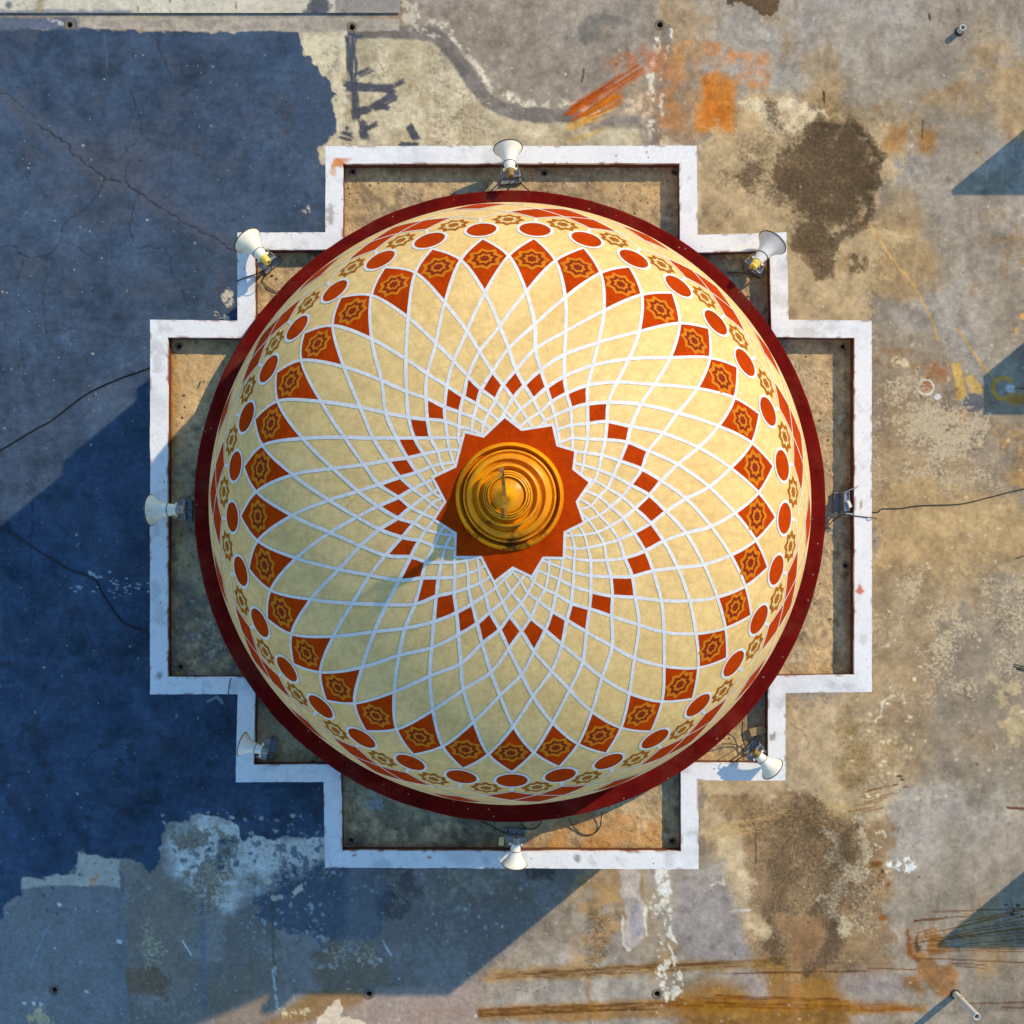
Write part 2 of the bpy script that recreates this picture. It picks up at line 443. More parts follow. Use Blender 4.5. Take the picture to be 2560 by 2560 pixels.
# white fringe and grey repair band sweeping from the ledge to the brush marks
BAND = spline([(870, 78, 0), (1060, 84, 0), (1120, 118, 0), (1180, 200, 0), (1225, 255, 0), (1290, 281, 0), (1420, 292, 0), (1470, 296, 0)], 6)
BAND = [(p.x, p.y) for p in BAND]
D.line([(x + 16, y - 24) for x, y in BAND[6:]], 26, (226, 214, 186), op=.95, soft=6, rag=9, wl=18, patch=(18, 0.0, .2))
D.line(BAND, 36, (132, 124, 114), soft=4, rag=4, wl=26, lift=.002)
D.line(BAND[8:], 26, (120, 112, 104), op=.6, soft=6, rag=4, wl=26, patch=(40, 0, .3))
D.line([(600 + 420 * 1, 84), (880, 76), (760, 72)], 8, (122, 112, 100), op=.8, rag=3)
D.line([(1480, 320), (1580, 290), (1610, 330), (1625, 360), (1700, 420)], 16, (140, 130, 120), op=.7, soft=5, rag=6, wl=30)
# vertical strip below the drain
D.line([(1666, 70), (1640, 360), (1640, 560)], 26, (136, 124, 114), op=.85, soft=3, rag=3, wl=30)
D.line([(1680, 70), (1657, 200), (1650, 360), (1652, 520)], 8, (232, 222, 200), op=.95, soft=2, rag=4, wl=18, patch=(20, 0, .15))
D.line([(1645, 100), (1628, 190), (1626, 260), (1630, 520)], 13, (232, 222, 200), op=.95, soft=2, rag=5, wl=18, patch=(22, -.1, .15))
D.ell(1530, 50, 62, 14, (132, 124, 114), rot=8, op=.8, soft=6, rag=6, wl=30)
D.ell(1475, 75, 26, 34, (128, 122, 112), rot=20, op=.8, soft=6, rag=8, wl=26)
# orange paint: washes, dabs and two loaded brush strokes
D.poly([(1600, 170), (1760, 120), (1900, 150), (1920, 260), (1860, 340), (1650, 340)], (206, 150, 90), op=.5, soft=40, rag=30, wl=60, patch=(50, -.1, .6))
D.poly([(1640, 130), (1700, 120), (1715, 330), (1660, 345), (1650, 250)], (206, 132, 58), op=.55, soft=20, rag=22, wl=50, patch=(30, -.1, .3))
D.poly([(1746, 185), (1790, 178), (1832, 205), (1843, 345), (1810, 332), (1735, 330), (1752, 250)], (218, 138, 50), op=.88, soft=12, rag=9, wl=40, patch=(60, -.55, .6, (1, .5)))
D.poly([(1760, 200), (1825, 215), (1835, 330), (1760, 300)], (204, 108, 24), op=.6, soft=12, rag=8, wl=30, patch=(30, 0.0, .5, (1, .5)))
for cu, cv, ru, rv in ((1780, 120, 22, 24), (1828, 138, 14, 16), (1862, 148, 24, 18), (1905, 148, 11, 12), (1890, 196, 34, 22), (1852, 196, 12, 14), (1720, 112, 14, 10)):
    D.ell(cu, cv, ru, rv, (206, 134, 66), op=.7, soft=9, rag=8, wl=22, patch=(20, -.35, .5))
D.poly([(1560, 118), (1640, 150), (1640, 190), (1540, 200), (1500, 150)], (192, 120, 66), op=.5, soft=14, rag=16, wl=40, patch=(40, 0, .35))
D.poly([(1560, 140), (1650, 105), (1650, 175), (1580, 180)], (196, 106, 50), op=.55, soft=10, rag=14, wl=30, patch=(20, -.1, .3))
D.brush((1424, 292), (1610, 168), 32, (176, 84, 18), dry=.22, streak=5.0)
D.brush((1420, 268), (1560, 190), 24, (166, 74, 16), dry=.3, streak=5.0)
D.brush((1456, 298), (1560, 238), 28, (194, 108, 26), dry=.15, streak=5.0)
D.brush((1420, 320), (1560, 268), 22, (222, 168, 66), op=.75, dry=.5, streak=4)
D.brush((1430, 355), (1530, 318), 14, (216, 176, 90), op=.7, dry=.4, streak=4)
D.poly([(1560, 250), (1625, 235), (1630, 290), (1570, 300)], (236, 204, 160), op=.7, soft=8, rag=10, wl=24, patch=(18, -.1, .3))
# mould stain, upper right
D.poly([(1735, 420), (1800, 330), (1870, 235), (1960, 225), (2040, 285), (2110, 300), (2215, 330), (2260, 370), (2200, 470), (2190, 560), (2270, 600), (2200, 640), (2170, 780), (2150, 900), (1950, 900), (1880, 700), (1735, 700)], (200, 172, 126), op=.8, soft=40, rag=22, wl=70, gr=.55)
D.poly([(1850, 250), (1980, 240), (2060, 290), (2010, 340), (1900, 330)], (222, 200, 160), op=.85, soft=14, rag=16, wl=40, patch=(26, -.15, .3), gr=.55)
D.poly([(1780, 430), (1870, 350), (1990, 300), (2140, 310), (2185, 390), (2190, 470), (2165, 560), (2100, 590), (2075, 640), (2100, 680), (2050, 700), (2000, 640), (1985, 560), (1930, 510), (1860, 520)], 'G', op=.62, soft=34, rag=30, wl=60, patch=(44, -.35, .6))
D.poly([(1960, 400), (2040, 305), (2140, 312), (2180, 390), (2180, 470), (2160, 540), (2080, 580), (2000, 530), (1950, 470)], (112, 90, 62), op=.85, soft=34, rag=24, wl=50, gr=.3)
D.poly([(1950, 410), (2040, 300), (2140, 308), (2185, 390), (2185, 470), (2160, 545), (2080, 590), (2000, 540), (1940, 470)], 'G', op=.55, soft=40, rag=26, wl=50)
D.poly([(1900, 245), (1950, 250), (1940, 300), (1985, 330), (1960, 345), (1915, 300)], 'G', op=.8, soft=16, rag=14, wl=24)
D.poly([(1850, 390), (1900, 400), (1900, 440), (1880, 480), (1850, 450)], 'G', op=.75, soft=20, rag=18, wl=26)
D.poly([(1880, 470), (1960, 480), (1940, 530), (1870, 560)], 'G', op=.5, soft=26, rag=18, wl=24)
D.line([(2052, 312), (2080, 322), (2130, 312), (2160, 335), (2172, 362), (2195, 392), (2185, 430), (2190, 455), (2170, 480), (2176, 520), (2160, 552), (2130, 570), (2100, 590), (2080, 615)], 26, 'G', op=.95, soft=10, rag=12, wl=22)
D.line([(2052, 312), (2080, 322), (2130, 312), (2160, 335), (2172, 362), (2195, 392), (2185, 430), (2190, 455), (2170, 480), (2176, 520), (2160, 552)], 13, (60, 44, 28), op=.8, soft=5, rag=9, wl=18, patch=(14, -.2, .4))
D.poly([(1985, 560), (2060, 570), (2092, 620), (2085, 690), (2040, 700), (2015, 650), (1975, 620)], (120, 96, 66), op=.8, soft=14, rag=12, wl=30, gr=.3)
D.poly([(1985, 560), (2060, 570), (2092, 620), (2085, 690), (2040, 700), (2015, 650), (1975, 620)], 'G', op=.6, soft=18, rag=14, wl=30)
D.ell(2138, 660, 26, 28, (92, 74, 44), op=.8, soft=8, rag=12, wl=22, patch=(14, -.2, .3))
D.poly([(2060, 600), (2120, 640), (2115, 680), (2095, 690), (2100, 645)], (176, 146, 96), op=.8, soft=5, rag=5, gr=.55)
D.ell(2090, 347, 9, 9, (200, 170, 130), op=.8)
D.ell(2235, 350, 36, 24, (170, 116, 50), rot=-40, op=.7, soft=14, rag=14, wl=30)
D.ell(2160, 290, 70, 26, (140, 112, 74), rot=20, op=.6, soft=18, rag=22, wl=34, patch=(14, 0, .3))
D.poly([(1815, -60), (1955, -60), (1950, 12), (1925, 40), (1895, 32), (1860, 10), (1825, 8)], (92, 68, 40), op=.9, soft=8, rag=10, wl=26, gr=.55)
D.ell(1880, 72, 46, 22, (196, 180, 160), op=.5, soft=10, rag=12, wl=24, patch=(12, .15, .2))
D.ell(2310, 360, 26, 34, (172, 120, 40), rot=20, op=.7, soft=14, rag=10, wl=30)
D.line([(2308, 300), (2305, 345)], 4, (90, 60, 26), op=.8)
D.line([(2178, 568), (2225, 640), (2290, 720), (2330, 800), (2345, 850), (2400, 850), (2480, 945)][:5], 6, (214, 172, 100), op=.8, rag=2)
D.line([(2395, 822), (2440, 890), (2482, 945)], 5, (214, 166, 84), op=.9, rag=1)
for cu, cv, ru, rv in ((2170, 560, 40, 20), (2560, 640, 60, 80), (2500, 540, 40, 16), (2440, 740, 24, 20), (2250, 900, 70, 30), (2350, 220, 60, 30)):
    D.ell(cu, cv, ru, rv, (150, 112, 60), op=.5, soft=14, rag=20, wl=40, patch=(18, .1, .3))
# paint tests at the right: rust dab, ring marks, two yellow slabs, a grey disc and a yellow arc
D.poly([(2345, 890), (2375, 900), (2370, 940), (2330, 975), (2300, 975), (2310, 930)], (186, 118, 60), op=.7, soft=10, rag=10, wl=26, patch=(18, -.2, .4))
D.ell(2315, 968, 17, 16, (170, 108, 66), op=.75, soft=3, rag=3)
a = np.linspace(0, 2 * np.pi, 30)
D.line(np.stack([2315 + 19 * np.cos(a), 968 + 18 * np.sin(a)], 1), 5, (240, 228, 206), op=.95, soft=1.5, rag=1.5, patch=(14, -.5, .2))
D.line(np.stack([2258 + 18 * np.cos(a), 985 + 16 * np.sin(a)], 1), 4, (206, 186, 150), op=.8, soft=1.5, rag=2, patch=(14, 0, .2))
D.ell(2345, 992, 9, 8, (244, 240, 232), op=.95, soft=3, rag=3)
D.ell(2250, 905, 20, 17, (214, 196, 156), op=.85, soft=4, rag=6, wl=14, patch=(10, 0, .2))
D.poly([(2381, 908), (2401, 905), (2408, 945), (2417, 985), (2412, 1000), (2394, 998), (2385, 950)], (216, 176, 96), op=.97, soft=1.5, rag=2.5, wl=10)
D.poly([(2411, 945), (2428, 937), (2460, 972), (2450, 985), (2432, 985)], (216, 178, 104), op=.95, soft=1.5, rag=2, wl=10)
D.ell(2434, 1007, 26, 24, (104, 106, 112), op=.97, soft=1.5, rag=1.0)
a = np.linspace(0.4, 5.6, 30)
D.line(np.stack([2508 + 26 * np.cos(a), 970 + 25 * np.sin(a)], 1), 10, (222, 162, 64), op=.95, soft=2, rag=3)
D.poly([(2510, 1000), (2545, 985), (2600, 1010), (2545, 1012)], (214, 146, 54), op=.85, soft=4, rag=8, wl=20)
D.ell(2526, 972, 10, 8, (226, 226, 226), op=.9, soft=3, rag=4)
D.line([(2526, 974), (2600, 966)], 4, (40, 34, 28), op=.7, patch=(10, 0, .2), rag=3)
D.poly([(2395, 1030), (2420, 1025), (2410, 1070), (2385, 1080)], (196, 136, 76), op=.55, soft=6, rag=8, wl=18)
D.ell(2330, 1100, 10, 15, (150, 96, 24), rot=-30, op=.8, soft=4, rag=4)
# lower right stain: cream border, brown body, dark heart
D.poly([(1740, 1940), (1980, 1740), (2160, 1740), (2260, 1900), (2220, 2050), (2190, 2260), (2140, 2420), (1960, 2440), (1890, 2400), (1850, 2260), (1790, 2120), (1740, 2080)], (196, 172, 132), op=.8, soft=34, rag=30, wl=80, gr=.6)
D.poly([(2120, 1760), (2230, 1800), (2230, 1950), (2140, 1990), (2060, 1900)], (158, 126, 72), op=.6, soft=34, rag=34, wl=50, patch=(40, -.1, .5))
D.poly([(2120, 1760), (2230, 1800), (2230, 1950), (2140, 1990), (2060, 1900)], 'G', op=.38, soft=34, rag=30, wl=50)
D.poly([(1790, 1990), (1900, 1985), (2060, 2000), (2200, 2060), (2230, 2200), (2200, 2290), (2230, 2420), (2100, 2470), (1900, 2440), (1860, 2320), (1880, 2150)], (152, 122, 84), op=.8, soft=44, rag=30, wl=70, gr=.3)
D.poly([(1790, 1990), (1900, 1985), (2060, 2000), (2200, 2060), (2230, 2200), (2200, 2290), (2230, 2420), (2100, 2470), (1900, 2440), (1860, 2320), (1880, 2150)], 'G', op=.45, soft=50, rag=40, wl=70, patch=(80, -.4, .6))
D.poly([(1950, 2060), (2150, 2060), (2210, 2180), (2200, 2260), (2110, 2320), (2110, 2400), (2060, 2440), (1930, 2430), (1900, 2330), (1930, 2200)], 'G', op=.55, soft=44, rag=30, wl=50, patch=(70, -.3, .6))
D.poly([(1960, 1990), (2050, 1980), (2070, 2040), (2050, 2090), (1960, 2090)], 'G', op=.6, soft=26, rag=20, wl=30)
D.poly([(2090, 2075), (2140, 2060), (2145, 2150), (2100, 2170), (2075, 2130)], 'G', op=.8, soft=18, rag=16, wl=26)
D.line([(2045, 2280), (2075, 2310), (2085, 2345), (2060, 2385), (2020, 2420)], 44, 'G', op=.85, soft=16, rag=14, wl=26)
D.line([(1910, 2320), (1920, 2370), (1940, 2400)], 36, 'G', op=.7, soft=14, rag=12, wl=22)
D.poly([(1960, 2300), (2060, 2290), (2050, 2400), (1980, 2410)], (152, 114, 76), op=.8, soft=24, rag=14, wl=40, cover=True)
for P_ in ([(2080, 2150), (2140, 2180), (2090, 2220), (2075, 2260)], [(2060, 2080), (2090, 2100), (2075, 2140)], [(2050, 2250), (2100, 2300), (2110, 2330)], [(2150, 2040), (2170, 2130), (2150, 2180)]):
    D.line(P_, 34, 'K', op=.75, soft=16, rag=14, wl=22)
D.poly([(2100, 2160), (2220, 2180), (2200, 2330), (2110, 2340)], 'K', op=.42, soft=30, rag=24, wl=40)
D.line([(1815, 2110), (1850, 2210), (1870, 2290), (1905, 2330)], 34, (214, 192, 150), op=.75, soft=16, rag=12, wl=30, patch=(30, -.4, .5), cover=True)
D.line([(1826, 2278), (1875, 2275)], 6, (240, 228, 206), op=.95, soft=2, rag=2)
D.ell(1832, 2289, 9, 5, (140, 84, 28), op=.85, rag=2)
D.line([(1875, 2045), (1888, 2070), (1890, 2115), (1890, 2160)], 2.6, (60, 48, 30), op=.8, soft=1, rag=2)
D.poly([(1700, 2180), (1800, 2185), (1830, 2240), (1850, 2300), (1880, 2390), (1860, 2405), (1690, 2430), (1690, 2300)], (156, 148, 142), op=.75, soft=14, rag=10, wl=60, cover=True)
# light lines scraped across it, and rust lines left by bars
r = random.Random(3)
for k in range(14):
    y0 = 2060 + r.uniform(-14, 40); sl = -0.17 + r.uniform(-.02, .02); x0 = 1755 + r.uniform(0, 60); x1 = 2110 + r.uniform(-80, 90)
    D.line([(x0, y0), (x1, y0 + sl * (x1 - x0))], 2.6, (206, 170, 112), op=.75, soft=1, rag=1, patch=(50, -.1, .3))
for k in range(8):
    y0 = 1960 + k * 9 + r.uniform(-4, 4); x0 = 2150 + r.uniform(-30, 20)
    D.line([(x0, y0 + 12), (x0 + r.uniform(40, 80), y0)], 4, (134, 90, 30), op=.75, soft=1.5, rag=1.5)
def bundle(p0, p1, n, spread, color, op=.8, wd=3.0, seed=0, fan=0.0):
    rr = random.Random(seed)
    for k in range(n):
        o = rr.uniform(-spread, spread); t0 = rr.uniform(0, .25); t1 = rr.uniform(.7, 1.0)
        a0 = np.array(p0) + (np.array(p1) - p0) * t0; a1 = np.array(p0) + (np.array(p1) - p0) * t1
        D.line([(a0[0], a0[1] + o), (a1[0], a1[1] + o + fan * o)], wd * rr.uniform(.6, 1.5), color, op=op * rr.uniform(.6, 1), soft=1.2, rag=1.2, wl=40, patch=(60, -.25, .3))
RUST, DRUST = (148, 92, 22), (104, 62, 16)
D.poly([(1190, 2428), (1460, 2412), (1720, 2402), (1960, 2396), (1960, 2424), (1700, 2430), (1450, 2448), (1200, 2456)], (164, 122, 50), op=.65, soft=8, rag=7, wl=50)
bundle((1190, 2444), (1980, 2404), 11, 9, DRUST, .8, 2.8, 1)
D.poly([(1010, 2522), (1400, 2508), (1740, 2494), (2060, 2500), (2320, 2512), (2320, 2534), (1900, 2536), (1500, 2548), (1020, 2556)], (160, 112, 36), op=.75, soft=9, rag=7, wl=50)
bundle((1020, 2538), (1740, 2510), 12, 10, DRUST, .85, 2.8, 2)
bundle((1640, 2508), (2320, 2522), 12, 10, (150, 84, 10), .85, 3.6, 5)
D.poly([(1690, 2490), (1800, 2450), (1850, 2460), (1900, 2490), (1930, 2440), (2050, 2440), (2110, 2500), (2130, 2640), (1690, 2640)], (160, 108, 36), op=.75, soft=30, rag=18, wl=50)
D.poly([(1720, 2480), (1850, 2440), (1960, 2430), (2080, 2450), (2150, 2520), (2260, 2560), (2100, 2620), (1760, 2620)], (158, 112, 24), op=.5, soft=40, rag=30, wl=70, patch=(60, -.2, .6))
bundle((1690, 2500), (2140, 2512), 9, 14, (120, 66, 8), .8, 3.4, 15)
D.poly([(1700, 2530), (2120, 2520), (2130, 2640), (1700, 2640)], (138, 98, 48), op=.8, soft=14, rag=16, wl=40, patch=(24, -.2, .4))
D.line([(1990, 2440), (1990, 2600)], 26, (176, 124, 70), op=.6, soft=10, rag=8)
D.ell(1880, 2458, 40, 26, (162, 150, 144), rot=20, op=.6, soft=20, rag=8, wl=40)
D.ell(2180, 2462, 84, 34, (166, 154, 150), op=.6, soft=26, rag=10, wl=50)
bundle((1770, 2436), (2290, 2428), 5, 6, DRUST, .75, 2.6, 8)
D.poly([(2262, 2322), (2290, 2310), (2360, 2330), (2380, 2380), (2400, 2440), (2380, 2490), (2270, 2480), (2250, 2400)], (150, 96, 28), op=.75, soft=16, rag=18, wl=40, patch=(30, -.3, .4))
for k in range(15):
    q = k / 14; y0 = 2328 + 52 * q; y1 = 2262 + 118 * q + r.uniform(-4, 4); x0 = 2290 + r.uniform(-8, 70)
    D.line([(x0, y0), (2700, y1 + (y1 - y0) * .45)], r.uniform(2.2, 4), DRUST if k % 3 else RUST, op=r.uniform(.6, .95), soft=1, rag=1, wl=40, patch=(80, -.5, .3))
for (x0, y0, x1, y1, w) in ((2330, 2280, 2700, 2266, 3), (2287, 2303, 2360, 2296, 5), (2290, 2300, 2420, 2290, 3), (2290, 2395, 2700, 2412, 3), (2380, 2408, 2460, 2412, 3), (2390, 2415, 2460, 2420, 2.5), (2420, 2507, 2700, 2506, 4), (2505, 2518, 2700, 2522, 3.5), (2170, 2420, 2290, 2424, 3)):
    D.line([(x0, y0), (x1, y1)], w, DRUST, op=.85, soft=1, rag=1, wl=40)
D.ell(2292, 2352, 5, 18, (40, 26, 12), rot=8, op=.8, rag=3); D.ell(2296, 2372, 7, 12, (40, 26, 12), rot=20, op=.7, rag=4)
D.line([(2268, 2330), (2276, 2380), (2290, 2400)], 12, (126, 70, 18), op=.75, rag=5, soft=4)
for cu, cv, ru, rv in ((2205, 2294, 9, 9), (2203, 2195, 8, 12), (2220, 2212, 6, 6), (2190, 2160, 16, 8)):
    D.ell(cu, cv, ru, rv, (140, 84, 20), op=.9, soft=4, rag=4, wl=12)
for cu, cv in ((2515, 2262), (2545, 2264), (2535, 2276), (2532, 2286), (2555, 2290), (2240, 1962), (2256, 1950), (2262, 1968), (2248, 1940)):
    D.ell(cu, cv, r.uniform(3, 8), r.uniform(2, 4), (44, 34, 24), op=.85, soft=1.5, rag=2, wl=7)
D.line([(2520, 2018), (2560, 2022), (2640, 2030)], 7, (96, 40, 20), op=.9, soft=1.5, rag=1)
D.ell(2255, 2163, 46, 17, (236, 230, 216), op=.95, soft=2, rag=15, wl=20, patch=(12, -.15, .2))
for k in range(26):
    cu = 2200 + r.gauss(0, 40); cv = 1880 + r.gauss(0, 90); D.ell(cu, cv, r.uniform(2, 7), r.uniform(2, 5), (232, 216, 176), op=.9, soft=1.5, rag=2, wl=8)
for P_ in ([(2190, 2080), (2206, 2078), (2214, 2090)], [(2186, 2112), (2204, 2118)], [(1778, 2212), (1798, 2206), (1812, 2214), (1806, 2198)], [(2236, 1738), (2205, 1755), (2200, 1790), (2190, 1805)]):
    D.line(P_, 5, (232, 220, 190), op=.9, soft=1.5, rag=3, wl=10)
# bottom middle: whitish run marks, brown stain, two dark brush marks
D.poly([(1420, 2150), (1560, 2150), (1570, 2300), (1520, 2420), (1470, 2440), (1440, 2400), (1460, 2300)], (188, 152, 100), op=.8, soft=18, rag=24, wl=60, patch=(40, -.25, .4), gr=.6)
D.poly([(1470, 2290), (1520, 2290), (1510, 2420), (1465, 2440), (1450, 2390)], 'G', op=.6, soft=22, rag=20, wl=30)
D.line([(1470, 2430), (1470, 2490), (1490, 2530)], 10, (150, 106, 44), op=.6, soft=4, rag=6)
D.poly([(1552, 2165), (1600, 2170), (1602, 2240), (1618, 2270), (1610, 2350), (1570, 2380), (1556, 2350), (1566, 2290), (1548, 2230)], (196, 186, 176), op=.85, soft=4, rag=5, wl=30, lift=.001)
D.poly([(1580, 2240), (1600, 2260), (1605, 2340), (1580, 2350), (1576, 2300)], (168, 164, 166), op=.9, soft=6, rag=4)
D.line([(1556, 2290), (1560, 2360), (1575, 2375)], 6, (228, 218, 200), op=.9, rag=3); D.line([(1612, 2270), (1615, 2340)], 6, (228, 218, 200), op=.9, rag=4)
D.line([(1650, 2165), (1652, 2220), (1640, 2280), (1660, 2330), (1672, 2400), (1688, 2470)], 34, (236, 228, 206), op=.95, soft=2, rag=14, wl=20, patch=(15, .12, .12))
D.line([(1655, 2180), (1655, 2215)], 34, (238, 230, 210), op=.9, soft=4, rag=8, wl=14, patch=(12, -.3, .2))
D.line([(1675, 2270), (1672, 2360), (1690, 2420)], 8, (238, 230, 210), op=.95, soft=2, rag=5, wl=14, patch=(14, -.2, .15))
D.line([(1650, 2420), (1672, 2490)], 20, (236, 228, 206), op=.9, soft=2, rag=9, wl=14, patch=(12, 0, .12))
D.line([(1075, 2362), (1130, 2440), (1176, 2530)], 13, (98, 88, 74), op=.85, soft=3, rag=3, wl=20)
D.line([(1052, 2446), (1020, 2520), (1000, 2560), (980, 2620)], 11, (120, 100, 74), op=.8, soft=3, rag=3, wl=20)
D.line([(1290, 2474), (1335, 2480), (1370, 2468), (1385, 2480)], 2, (100, 88, 80), op=.8, soft=.8, rag=2)
D.ell(1260, 2300, 20, 14, (206, 190, 150), op=.8, soft=3, rag=5, wl=12, patch=(10, 0, .2))
D.c *= mott[..., None]
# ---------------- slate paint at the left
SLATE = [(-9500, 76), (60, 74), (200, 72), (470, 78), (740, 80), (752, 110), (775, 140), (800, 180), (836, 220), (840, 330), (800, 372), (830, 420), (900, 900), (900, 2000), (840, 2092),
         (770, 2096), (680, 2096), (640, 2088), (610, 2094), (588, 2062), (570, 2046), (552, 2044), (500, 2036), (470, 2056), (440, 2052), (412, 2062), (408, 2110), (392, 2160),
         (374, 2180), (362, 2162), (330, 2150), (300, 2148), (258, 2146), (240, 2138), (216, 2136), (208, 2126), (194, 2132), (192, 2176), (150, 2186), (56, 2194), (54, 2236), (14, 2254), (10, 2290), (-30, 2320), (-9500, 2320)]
# old coats below the slate paint; shadow-shaped zone, colour warmed to offset the shade
LOW_SHADE = [(-9500, 2080), (850, 2040), (1330, 2100), (1480, 2160), (1260, 2400), (1180, 2470), (880, 2474), (760, 2500), (600, 2640), (-9500, 2640)]
D.poly(LOW_SHADE, (150, 142, 134), op=.85, soft=20, rag=20, wl=90, gr=.5)
D.poly(LOW_SHADE, (126, 116, 106), op=.6, soft=20, rag=20, wl=90, patch=(120, 0, .4), gr=.5)
D.poly([(660, 2140), (960, 2160), (980, 2250), (930, 2330), (760, 2340), (640, 2260)], (84, 96, 110), op=.85, soft=22, rag=30, wl=70, gr=.5)
D.poly([(300, 2140), (420, 2110), (520, 2160), (500, 2280), (470, 2420), (440, 2490), (320, 2480), (310, 2300)], (148, 134, 118), op=.85, soft=24, rag=26, wl=60, patch=(50, -.4, .5), gr=.5)
D.poly([(520, 2440), (700, 2400), (700, 2560), (560, 2600), (500, 2520)], (142, 126, 108), op=.8, soft=24, rag=20, wl=60, gr=.5)
D.poly([(790, 2370), (880, 2345), (960, 2380), (975, 2460), (900, 2480), (800, 2470)], (138, 120, 98), op=.85, soft=20, rag=20, wl=40, gr=.5)
for bx, n, sd_, cc in (((790, 2350, 960, 2420), 30, 4, (214, 210, 204)), ((600, 2160, 900, 2350), 120, 5, (196, 198, 198))):
    D.flecks(bx, n, 1.5, 8, cc, op=.7, seed=sd_)
D.poly([(340, 2290), (390, 2290), (410, 2380), (370, 2420), (345, 2370)], 'K', op=.5, soft=26, rag=20, wl=24)
D.poly([(800, 2370), (880, 2330), (960, 2370), (940, 2420), (820, 2410)], 'K', op=.45, soft=26, rag=20, wl=24)
D.poly([(312, 2420), (380, 2415), (430, 2450), (410, 2490), (312, 2470)], (130, 108, 84), op=.85, soft=18, rag=14, wl=40, gr=.5)
D.line([(300, 2190), (302, 2320), (300, 2480), (296, 2640)], 26, (112, 114, 118), op=.8, soft=3, rag=3, wl=50); D.line([(294, 2240), (296, 2350), (295, 2560)], 3, (70, 66, 62), op=.7, soft=1, rag=2)
D.line([(505, 2260), (508, 2400), (515, 2520)], 16, (124, 128, 134), op=.7, soft=4, rag=3, wl=50); D.line([(672, 2080), (676, 2160), (684, 2380), (690, 2480)], 7, (92, 84, 70), op=.6, soft=2, rag=3)
D.line([(684, 2420), (688, 2480), (694, 2520)], 8, (214, 212, 206), op=.8, rag=4, patch=(20, -.2, .2))
D.poly([(50, 2192), (190, 2182), (196, 2130), (216, 2134), (260, 2144), (300, 2150), (300, 2218), (170, 2214), (50, 2222)], (206, 192, 176), op=.9, soft=3, rag=4, wl=30, gr=.5)
D.poly([(222, 2200), (245, 2184), (250, 2190), (230, 2214)], (216, 156, 100), op=.8, soft=3, rag=4, wl=10, gr=.5)
D.poly([(60, 2220), (170, 2212), (300, 2216), (310, 2200), (325, 2640), (20, 2640), (0, 2330)], (138, 136, 136), op=.75, soft=4, rag=4, wl=60, gr=.5)
D.poly([(420, 2050), (600, 2040), (640, 2090), (820, 2086), (820, 2140), (720, 2180), (640, 2230), (560, 2290), (520, 2240), (430, 2200), (408, 2120)], (236, 228, 216), op=.92, soft=20, rag=20, wl=50, patch=(60, -.4, .6))
D.poly([(410, 2050), (600, 2030), (640, 2080), (840, 2080), (840, 2160), (740, 2230), (640, 2280), (560, 2330), (500, 2260), (420, 2220)], 'K', op=.3, soft=44, rag=34, wl=60)
D.poly([(430, 2080), (600, 2080), (640, 2200), (520, 2300), (420, 2250)], 'G', op=.35, soft=40, rag=34, wl=60, patch=(60, -.1, .5))
D.poly([(430, 2070), (560, 2060), (620, 2110), (560, 2240), (470, 2230)], (140, 124, 102), op=.8, soft=14, rag=20, wl=40, patch=(30, .05, .25), gr=.5)
D.poly([(550, 2095), (590, 2090), (575, 2150), (540, 2170)], (88, 98, 104), op=.75, soft=8, rag=10, wl=24, gr=.5)
D.poly([(690, 2110), (830, 2100), (830, 2200), (700, 2240)], (80, 98, 116), op=.8, soft=14, rag=16, wl=30, patch=(14, 0.0, .25), gr=.5)
D.poly([(730, 2230), (752, 2208), (760, 2206), (756, 2226), (736, 2242)], (212, 202, 176), op=.95, soft=2, rag=3, wl=12, gr=.5)
for cu, cv, q in ((550, 2230, 11), (686, 2243, 8), (700, 2242, 7), (672, 2206, 10), (590, 2266, 8)):
    D.ell(cu, cv, q, q * .9, (210, 200, 176), op=.9, soft=2, rag=4, wl=12)
D.poly([(-9500, 2210), (-60, 2210), (40, 2260), (20, 2640), (-9500, 2640)], (132, 132, 134), op=.5, soft=20, rag=10, gr=.5)
D.poly([(62, 2640), (70, 2540), (100, 2510), (130, 2545), (140, 2640)], (222, 194, 150), op=.9, soft=4, rag=10, wl=16, patch=(12, -.1, .2, (1, .35)), gr=.5)
for cu, cv, q in ((62, 2508, 5), (85, 2510, 6), (102, 2510, 7), (148, 2262, 6), (218, 2480, 6), (136, 2370, 4), (298, 2355, 8), (244, 2278, 3)):
    D.ell(cu, cv, q, q * .7, (226, 222, 212), op=.95, soft=1.5, rag=2, wl=8, rot=30)
D.line([(118, 2320), (90, 2380), (76, 2420)], 3, (150, 170, 190), op=.8, rag=1)
D.line([(958, 2352), (978, 2388)], 5, (214, 212, 206), op=.8, rag=2); D.line([(456, 2352), (478, 2388)], 4, (226, 224, 216), op=.9, rag=1)
# sunlit foot of the picture
D.poly([(700, 2555), (850, 2480), (1000, 2470), (1200, 2455), (1200, 2640), (640, 2640)], (170, 150, 138), op=.8, soft=8, rag=8, wl=50)
D.poly([(660, 2560), (780, 2478), (960, 2476), (900, 2510), (780, 2545), (680, 2600)], (150, 114, 66), op=.8, soft=12, rag=12, wl=50)
D.poly([(790, 2545), (846, 2502), (862, 2520), (856, 2538), (905, 2548), (915, 2570), (850, 2640), (800, 2640)], (224, 206, 176), op=.95, soft=2, rag=7, wl=20, lift=.002)
D.flecks((700, 2520, 770, 2550), 26, 2, 7, (224, 200, 156), seed=9)
